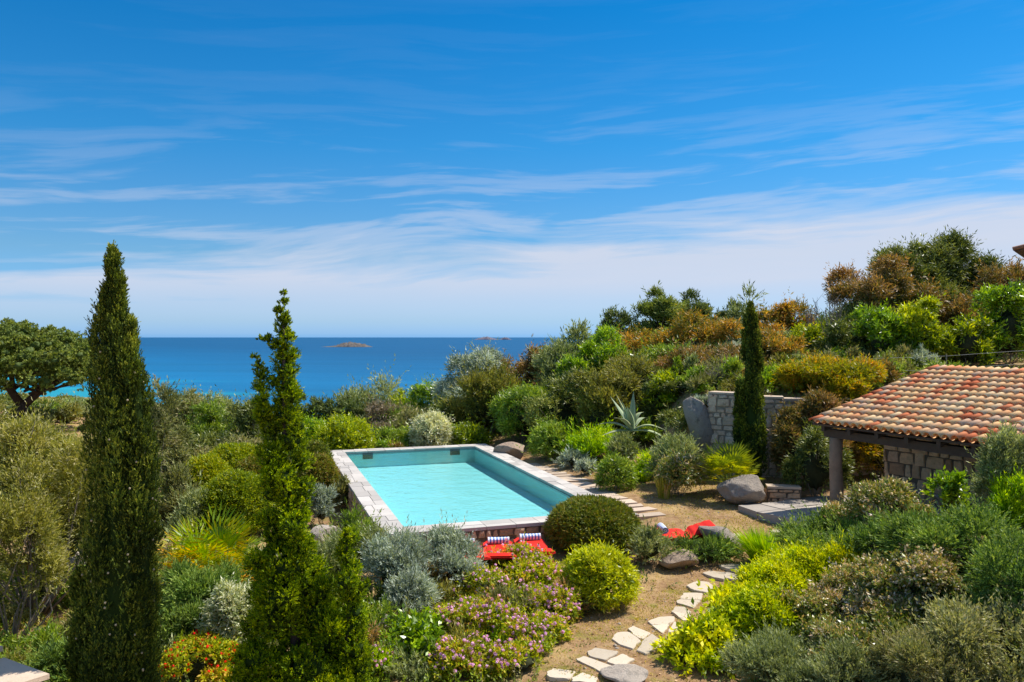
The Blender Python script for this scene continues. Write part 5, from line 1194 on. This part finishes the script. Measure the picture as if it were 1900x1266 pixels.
shrub('maquis', 'dark_green', 1840, 615, 110, 'dark undergrowth at the right above the grass bank', d=31)
shrub('broad', 'orange_yellow', 1550, 668, 215, 'wide orange and yellow shrub left of the pavilion roof', d=24.6, cov=1.2)
shrub('broad', 'orange_yellow', 1480, 690, 90, 'yellow orange shrub right of the slim cypress on the terrace', d=25.4)
shrub('broad', 'rust_dark', 1505, 735, 150, 'reddish shrub hanging over the retaining wall', d=22.2, cov=1.1, core=.5)
shrub('broad', 'dark_green', 1512, 800, 112, 'dark shrub under the left eave of the pavilion', d=21.0, flat=.7)
shrub('broad', 'orange_yellow', 1575, 728, 130, 'lower orange shrub filling the corner between the retaining wall and the roof', d=22.9)
shrub('maquis', 'dark_green', 1268, 764, 70, 'dark low bush on the bank left of the leaning boulder', d=25.5)
shrub('fine', 'heath', 1640, 672, 80, 'heathy shrub behind the top of the pavilion roof', d=26.5)
shrub('broad', 'olive', 1640, 812, 110, 'yellow leaved creeper bush under the pavilion roof', d=22.6, flat=.5, cov=.7, core=.4)
# ---- right foreground
shrub('silver', 'grey_green', 1875, 805, 130, 'tall silvery shrub covering the right end of the pavilion', d=13.4, cov=1.1)
shrub('fine', 'bright_grass', 1880, 893, 90, 'fresh light green bush below the tall silvery shrub', d=12.8)
shrub('bigleaf', 'glossy_green', 1765, 880, 66, 'small bright leafy plant in front of the pavilion wall', d=14.8, cov=.7, core=.3)
shrub('broad', 'escallonia', 1662, 900, 183, 'reddish tipped bush in front of the pavilion post', d=14.4, flowers=(M_CREAM, .10, .05))
shrub('broad', 'escallonia', 1568, 930, 102, 'small reddish tipped bush left of the pavilion post', d=15.4, flowers=(M_CREAM, .30, .036))
shrub('spread', 'spread_juniper', 1800, 948, 329, 'wide spreading green juniper below the long pale boulder', d=11.6, cap=80000, flat=.9)
shrub('spread', 'spread_juniper', 1545, 965, 207, 'spreading juniper carpet at the edge of the patio', d=14.6)
shrub('spread', 'spread_juniper', 1660, 975, 195, 'spreading juniper behind the reddish glossy mass', d=13.3)
shrub('spread', 'spread_juniper', 1885, 1010, 183, 'spreading juniper cut by the right edge', d=10.2, cap=50000)
shrub('round', 'euphorbia', 1508, 1018, 160, 'brightest yellow euphorbia mound', d=13.9, cov=1.3)
shrub('round', 'euphorbia', 1448, 1046, 150, 'yellow green euphorbia mound beside the upper stepping stones', d=13.6, cov=1.3)
shrub('bigleaf', 'euphorbia', 1372, 1102, 120, 'leafy yellow green euphorbia beside the middle of the path', d=12.8, cov=1.2)
shrub('bigleaf', 'euphorbia', 1322, 1155, 118, 'leafy euphorbia at the lower end of the path', d=12.0, cov=1.2)
shrub('broad', 'escallonia', 1630, 1045, 270, 'large glossy bush with reddish and cream tips in the right foreground', d=11.6, flowers=(M_CREAM, .30, .036), cap=80000)
shrub('broad', 'escallonia', 1712, 1010, 231, 'glossy reddish tipped bush rising beside the juniper', d=11.2, flowers=(M_CREAM, .26, .04), cap=70000)
shrub('broad', 'escallonia', 1535, 1092, 190, 'glossy bush between the euphorbia and the large reddish one', d=12.1, cap=60000)
shrub('broad', 'escallonia', 1620, 1130, 268, 'glossy green and reddish bush lowest in the right foreground mass', d=10.6, cap=70000)
shrub('fine', 'grey_green', 1448, 1196, 210, 'grey green shrub at the bottom edge right of the path', d=10.9, cap=70000)
shrub('spread', 'straw', 1810, 1135, 292, 'dry twiggy grey green shrub in the bottom right corner', d=9.6, cap=60000, cov=.8)
shrub('fine', 'heath', 1735, 1185, 244, 'wiry olive shrub at the bottom edge near the right corner', d=9.3, cap=60000)
shrub('fine', 'grey_green', 1560, 1205, 183, 'fine leaved shrub at the bottom edge between two larger ones', d=10.0, cap=50000)

shrub('fine', 'euphorbia', 1560, 1030, 110, 'yellow green euphorbia mound farthest from the path', d=13.4, cov=1.3)
shrub('bigleaf', 'euphorbia', 1300, 1205, 130, 'leafy euphorbia cut by the bottom edge beside the path', d=11.8, cov=1.1)
shrub('round', 'euphorbia', 1420, 1098, 150, 'yellow green euphorbia between the path and the glossy bushes', d=12.2, cov=1.2)
# ------------------------------------------------------------------ stuff: scrub, ground plants, grass
def stuff_scrub():
    rng = np.random.default_rng(77); ms = ['heath', 'grey_green', 'mid_green', 'olive', 'dark_green', 'brown_grey', 'pine_dark']
    pw = np.array([.30, .16, .15, .15, .12, .04, .08]); Vs, ts, mi = [], [], []
    n = 620; y = 34+46*rng.random(n)**1.1; x = -34*(y/50)+rng.random(n)*(62)*(y/50)
    for i in range(n):
        if y[i] < 36 and -9 < x[i] < 2: continue
        u, v_ = pool_uv(x[i], y[i])
        if x[i] < -16 and 40 < y[i] < 47 and rng.random() < .6: continue
        R_ = rng.uniform(.7, 1.9); H = rng.uniform(.8, 2.0); 
        if x[i] < -12: H *= .75
        z = h1(x[i], y[i]); zmax = CAMZ-(742-625)/F*y[i] if x[i] < 0 else CAMZ-(742-625-((x[i]/y[i]*F))*.62)/F*y[i]+.5
        H = min(H, max(.5, zmax-z)) if x[i] < 4 else H
        V, tn, C, T, A = crown(rng, 'maquis', R_, H, y[i], 0, 1, .55, 900, 12)
        cV, cQ = core_mesh(rng, R_, H, 1, .7); nl = len(V)
        core = cV[np.array(cQ)].reshape(-1, 3)
        V = np.concatenate([V, core])+np.array((x[i], y[i], z-.1)); tn = np.concatenate([tn, np.full(len(cQ), .3)])
        Vs.append(V); ts.append(tn); mi.append(np.full(len(tn), rng.choice(len(ms), p=pw)))
    V = np.concatenate(Vs); o = rawmesh('coastal_scrub', V, np.arange(len(V)).reshape(-1, 4), None, attrs={'tone': ('FACE', np.concatenate(ts))}, mats=[FM[k] for k in ms], midx=np.concatenate(mi))
    tag(o, 'mixed green and brown scrub covering the slope down to the sea', 'scrub', kind='stuff')
stuff_scrub()
def lawnmask(x, y):
    """1 where the soil lies open: the lawn right of the pool and the bare path strip"""
    u, v_ = pool_uv(x, y); a = ((u > PW) & (v_ > -2.5) & (v_ < PLN-3) & (x < 7.6) & (u < PW+5.2)).astype(float)
    pth = np.interp(y, [10, 12.5, 14.5, 16, 18.5], [1.2, 1.9, 2.9, 4.3, 5.2]); wd = np.interp(y, [10, 12.5, 14.5, 16], [1.1, 1.2, 1.3, 1.4])
    b = ((np.abs(x-pth) < wd) & (y < 17.5)).astype(float)
    pl = ((u > -.02) & (u < PW+1.15) & (v_ > -.02) & (v_ < PLN+.02)).astype(float)
    return a, b, pl
def stuff_ground():
    rng = np.random.default_rng(9); n = 26000
    # low plants between the shrubs
    y = 7+30*rng.random(n)**.9; x = (rng.random(n)*1.7-.85)*y*.85
    a, b, pl = lawnmask(x, y); rel = np.stack([x, y], 1)-PO; pu = rel@PU; pv = rel@PV
    inp = ((pu > -1.8) & (pv > -2.5) & (pv < 2.9)).astype(float)
    lg = ((np.abs(x+.3) < 2.2) & (y > 14.6) & (y < 17.2)).astype(float)
    keep = (a+b+pl+inp+lg < .5)|((a < .5) & (pl < .5) & (inp < .5) & (lg < .5) & (b > .5) & (rng.random(n) < .02))
    gap = smooth_noise(x, y, 1.9, 2); keep &= (gap < .45)|(rng.random(n) < .1)
    x, y = x[keep], y[keep]; z = hz(x, y); O = np.stack([x, y, z], 1); n = len(x)
    A = unit(rng.normal(size=(n, 3))*.55+np.array((0, 0, 1))); nz = smooth_noise(x, y, .8, 5)
    L = .16+.12*rng.random(n)+.06*nz; px_ = y/683; V, tn = sprigs(rng, O, A, L, 12, .060, .026, .9, np.clip(.45+.2*nz+.12*rng.normal(size=n), 0, 1))
    ms = ['mid_green', 'heath', 'spread_juniper', 'grass']; k = np.clip(((smooth_noise(x, y, 2.2, 7)+1)*2+rng.normal(size=n)*.35).astype(int), 0, 3)
    o = rawmesh('ground_plants', V, np.arange(len(V)).reshape(-1, 4), None, attrs={'tone': ('FACE', tn)}, mats=[FM[q] for q in ms], midx=np.repeat(k, 12))
    tag(o, 'low leafy ground cover filling the beds between the shrubs', 'ground cover', kind='stuff')
    # short grass, green and straw coloured, on the open soil
    n = 90000; y = 9+22*rng.random(n); x = rng.random(n)*9-.5
    a, b, pl = lawnmask(x, y); nz = smooth_noise(x, y, .55, 4)+.5*smooth_noise(x, y, .21, 8)
    keep = ((a > .5)|(b > .5)) & (pl < .5) & ((nz > .15)|(rng.random(n) < .30)); x, y, nz = x[keep], y[keep], nz[keep]; n = len(x); z = hz(x, y)
    O = np.stack([x, y, z-.005], 1); D = np.stack([rng.normal(size=n)*.03, rng.normal(size=n)*.03, .022+.03*rng.random(n)], 1); s = unit(np.cross(D, rng.normal(size=(n, 3))))*.010
    V = np.stack([O-s, O+D*.5-s*.6, O+D, O+D*.5+s*.6], 1).reshape(-1, 3)
    tn = np.clip(.68-.25*nz+.2*rng.normal(size=n), 0, 1); o = leafmesh('lawn_grass', V, tn, FM['grass'])
    tag(o, 'short dry grass, part green part straw, on the open soil', 'grass', kind='stuff')
stuff_ground()
def stuff_under():
    rng = np.random.default_rng(31); ms = ['mid_green', 'heath', 'grey_green', 'olive', 'rust_dark', 'glossy_green', 'silver']
    pw = np.array([.26, .2, .14, .18, .06, .12, .04]); Vs, ts, mi = [], [], []
    spots = []
    for reg, n in (((2, 15, 24, 42), 330), ((-13, -3.6, 12, 32), 330), ((4.6, 12, 8.5, 14.5), 90), ((-3.5, 1.2, 11.5, 15.5), 40)):
        for _ in range(n):
            x, y = rng.uniform(reg[0], reg[1]), rng.uniform(reg[2], reg[3]); u, v_ = pool_uv(x, y); q = (np.array((x, y))-PO); pu, pv = q@PU, q@PV
            if (-.8 < u < PW+.9 and -.8 < v_ < PLN+.6) or (pu > -1.5 and -2 < pv < 5.2) : continue
            a, b, pl = lawnmask(np.array([x]), np.array([y]))
            if a[0]+b[0] > 0: continue
            if y < 24.5 and x > 5.6 and y > 15: continue
            if -10.5 < x < -4.6 and 19.5 < y < 27.5: continue
            spots.append((x, y))
    for x, y in spots:
        R_ = rng.uniform(.25, .6); H = rng.uniform(.25, .62) if y < 22 else rng.uniform(.35, 1.0)
        V, tn, C, T, A = crown(rng, rng.choice(['broad', 'fine', 'silver']), R_, H, max(y, 16), 0, 1, .6, 900, 10)
        Vs.append(V+np.array((x, y, h1(x, y)-.05))); ts.append(tn); mi.append(np.full(len(tn), rng.choice(len(ms), p=pw)))
    V = np.concatenate(Vs); o = rawmesh('undergrowth', V, np.arange(len(V)).reshape(-1, 4), None, attrs={'tone': ('FACE', np.concatenate(ts))}, mats=[FM[k] for k in ms], midx=np.concatenate(mi))
    tag(o, 'tangled low undergrowth filling the gaps between the garden shrubs', 'undergrowth', kind='stuff')
    # dry leaves and pebbles on the bare soil
    n = 9000; y = 9+20*rng.random(n); x = rng.random(n)*9-1.5; a, b, pl = lawnmask(x, y); keep = (a+b > .5) & (pl < .5); x, y = x[keep], y[keep]; n = len(x); z = hz(x, y)
    e = unit(rng.normal(size=(n, 3))*np.array((1, 1, .25))); f = unit(np.cross(e, rng.normal(size=(n, 3))*.3+np.array((0, 0, 1)))); q = (.012+.022*rng.random((n, 1))); O = np.stack([x, y, z+.012], 1)
    V = np.stack([O-e*q, O-f*q*.5, O+e*q, O+f*q*.5], 1).reshape(-1, 3); FM['litter'] = foliage_mat('dry_leaf', [(.14, .08, .04), (.30, .19, .10), (.48, .35, .20)], .1, .8, .1)
    tag(leafmesh('leaf_litter', V, rng.random(n), FM['litter']), 'dry fallen leaves and crumbs on the bare soil', 'leaf litter', kind='stuff')
    n = 900; y = 9+20*rng.random(n); x = rng.random(n)*9-1.5; a, b, pl = lawnmask(x, y); keep = (a+b > .5) & (pl < .5); x, y = x[keep], y[keep]; n = len(x); z = hz(x, y)
    base = np.array([(1, 0, 0), (0, 1, 0), (-1, 0, 0), (0, -1, 0), (0, 0, 1), (0, 0, -1)], float); tr = [(0, 1, 4), (1, 2, 4), (2, 3, 4), (3, 0, 4), (1, 0, 5), (2, 1, 5), (3, 2, 5), (0, 3, 5)]
    V = (base[None]*(1+.3*rng.normal(size=(n, 6, 1)))*(.012+.03*rng.random((n, 1, 1))**2)*np.array((1, 1, .7))+np.stack([x, y, z], 1)[:, None]).reshape(-1, 3)
    Q = (np.array(tr)[None]+6*np.arange(n)[:, None, None]).reshape(-1, 3); tag(rawmesh('pebbles', V, Q, M_PALE), 'small pebbles strewn on the bare soil', 'pebbles', kind='stuff')
stuff_under()
print('FACES', sum(len(m.polygons) for m in bpy.data.meshes))
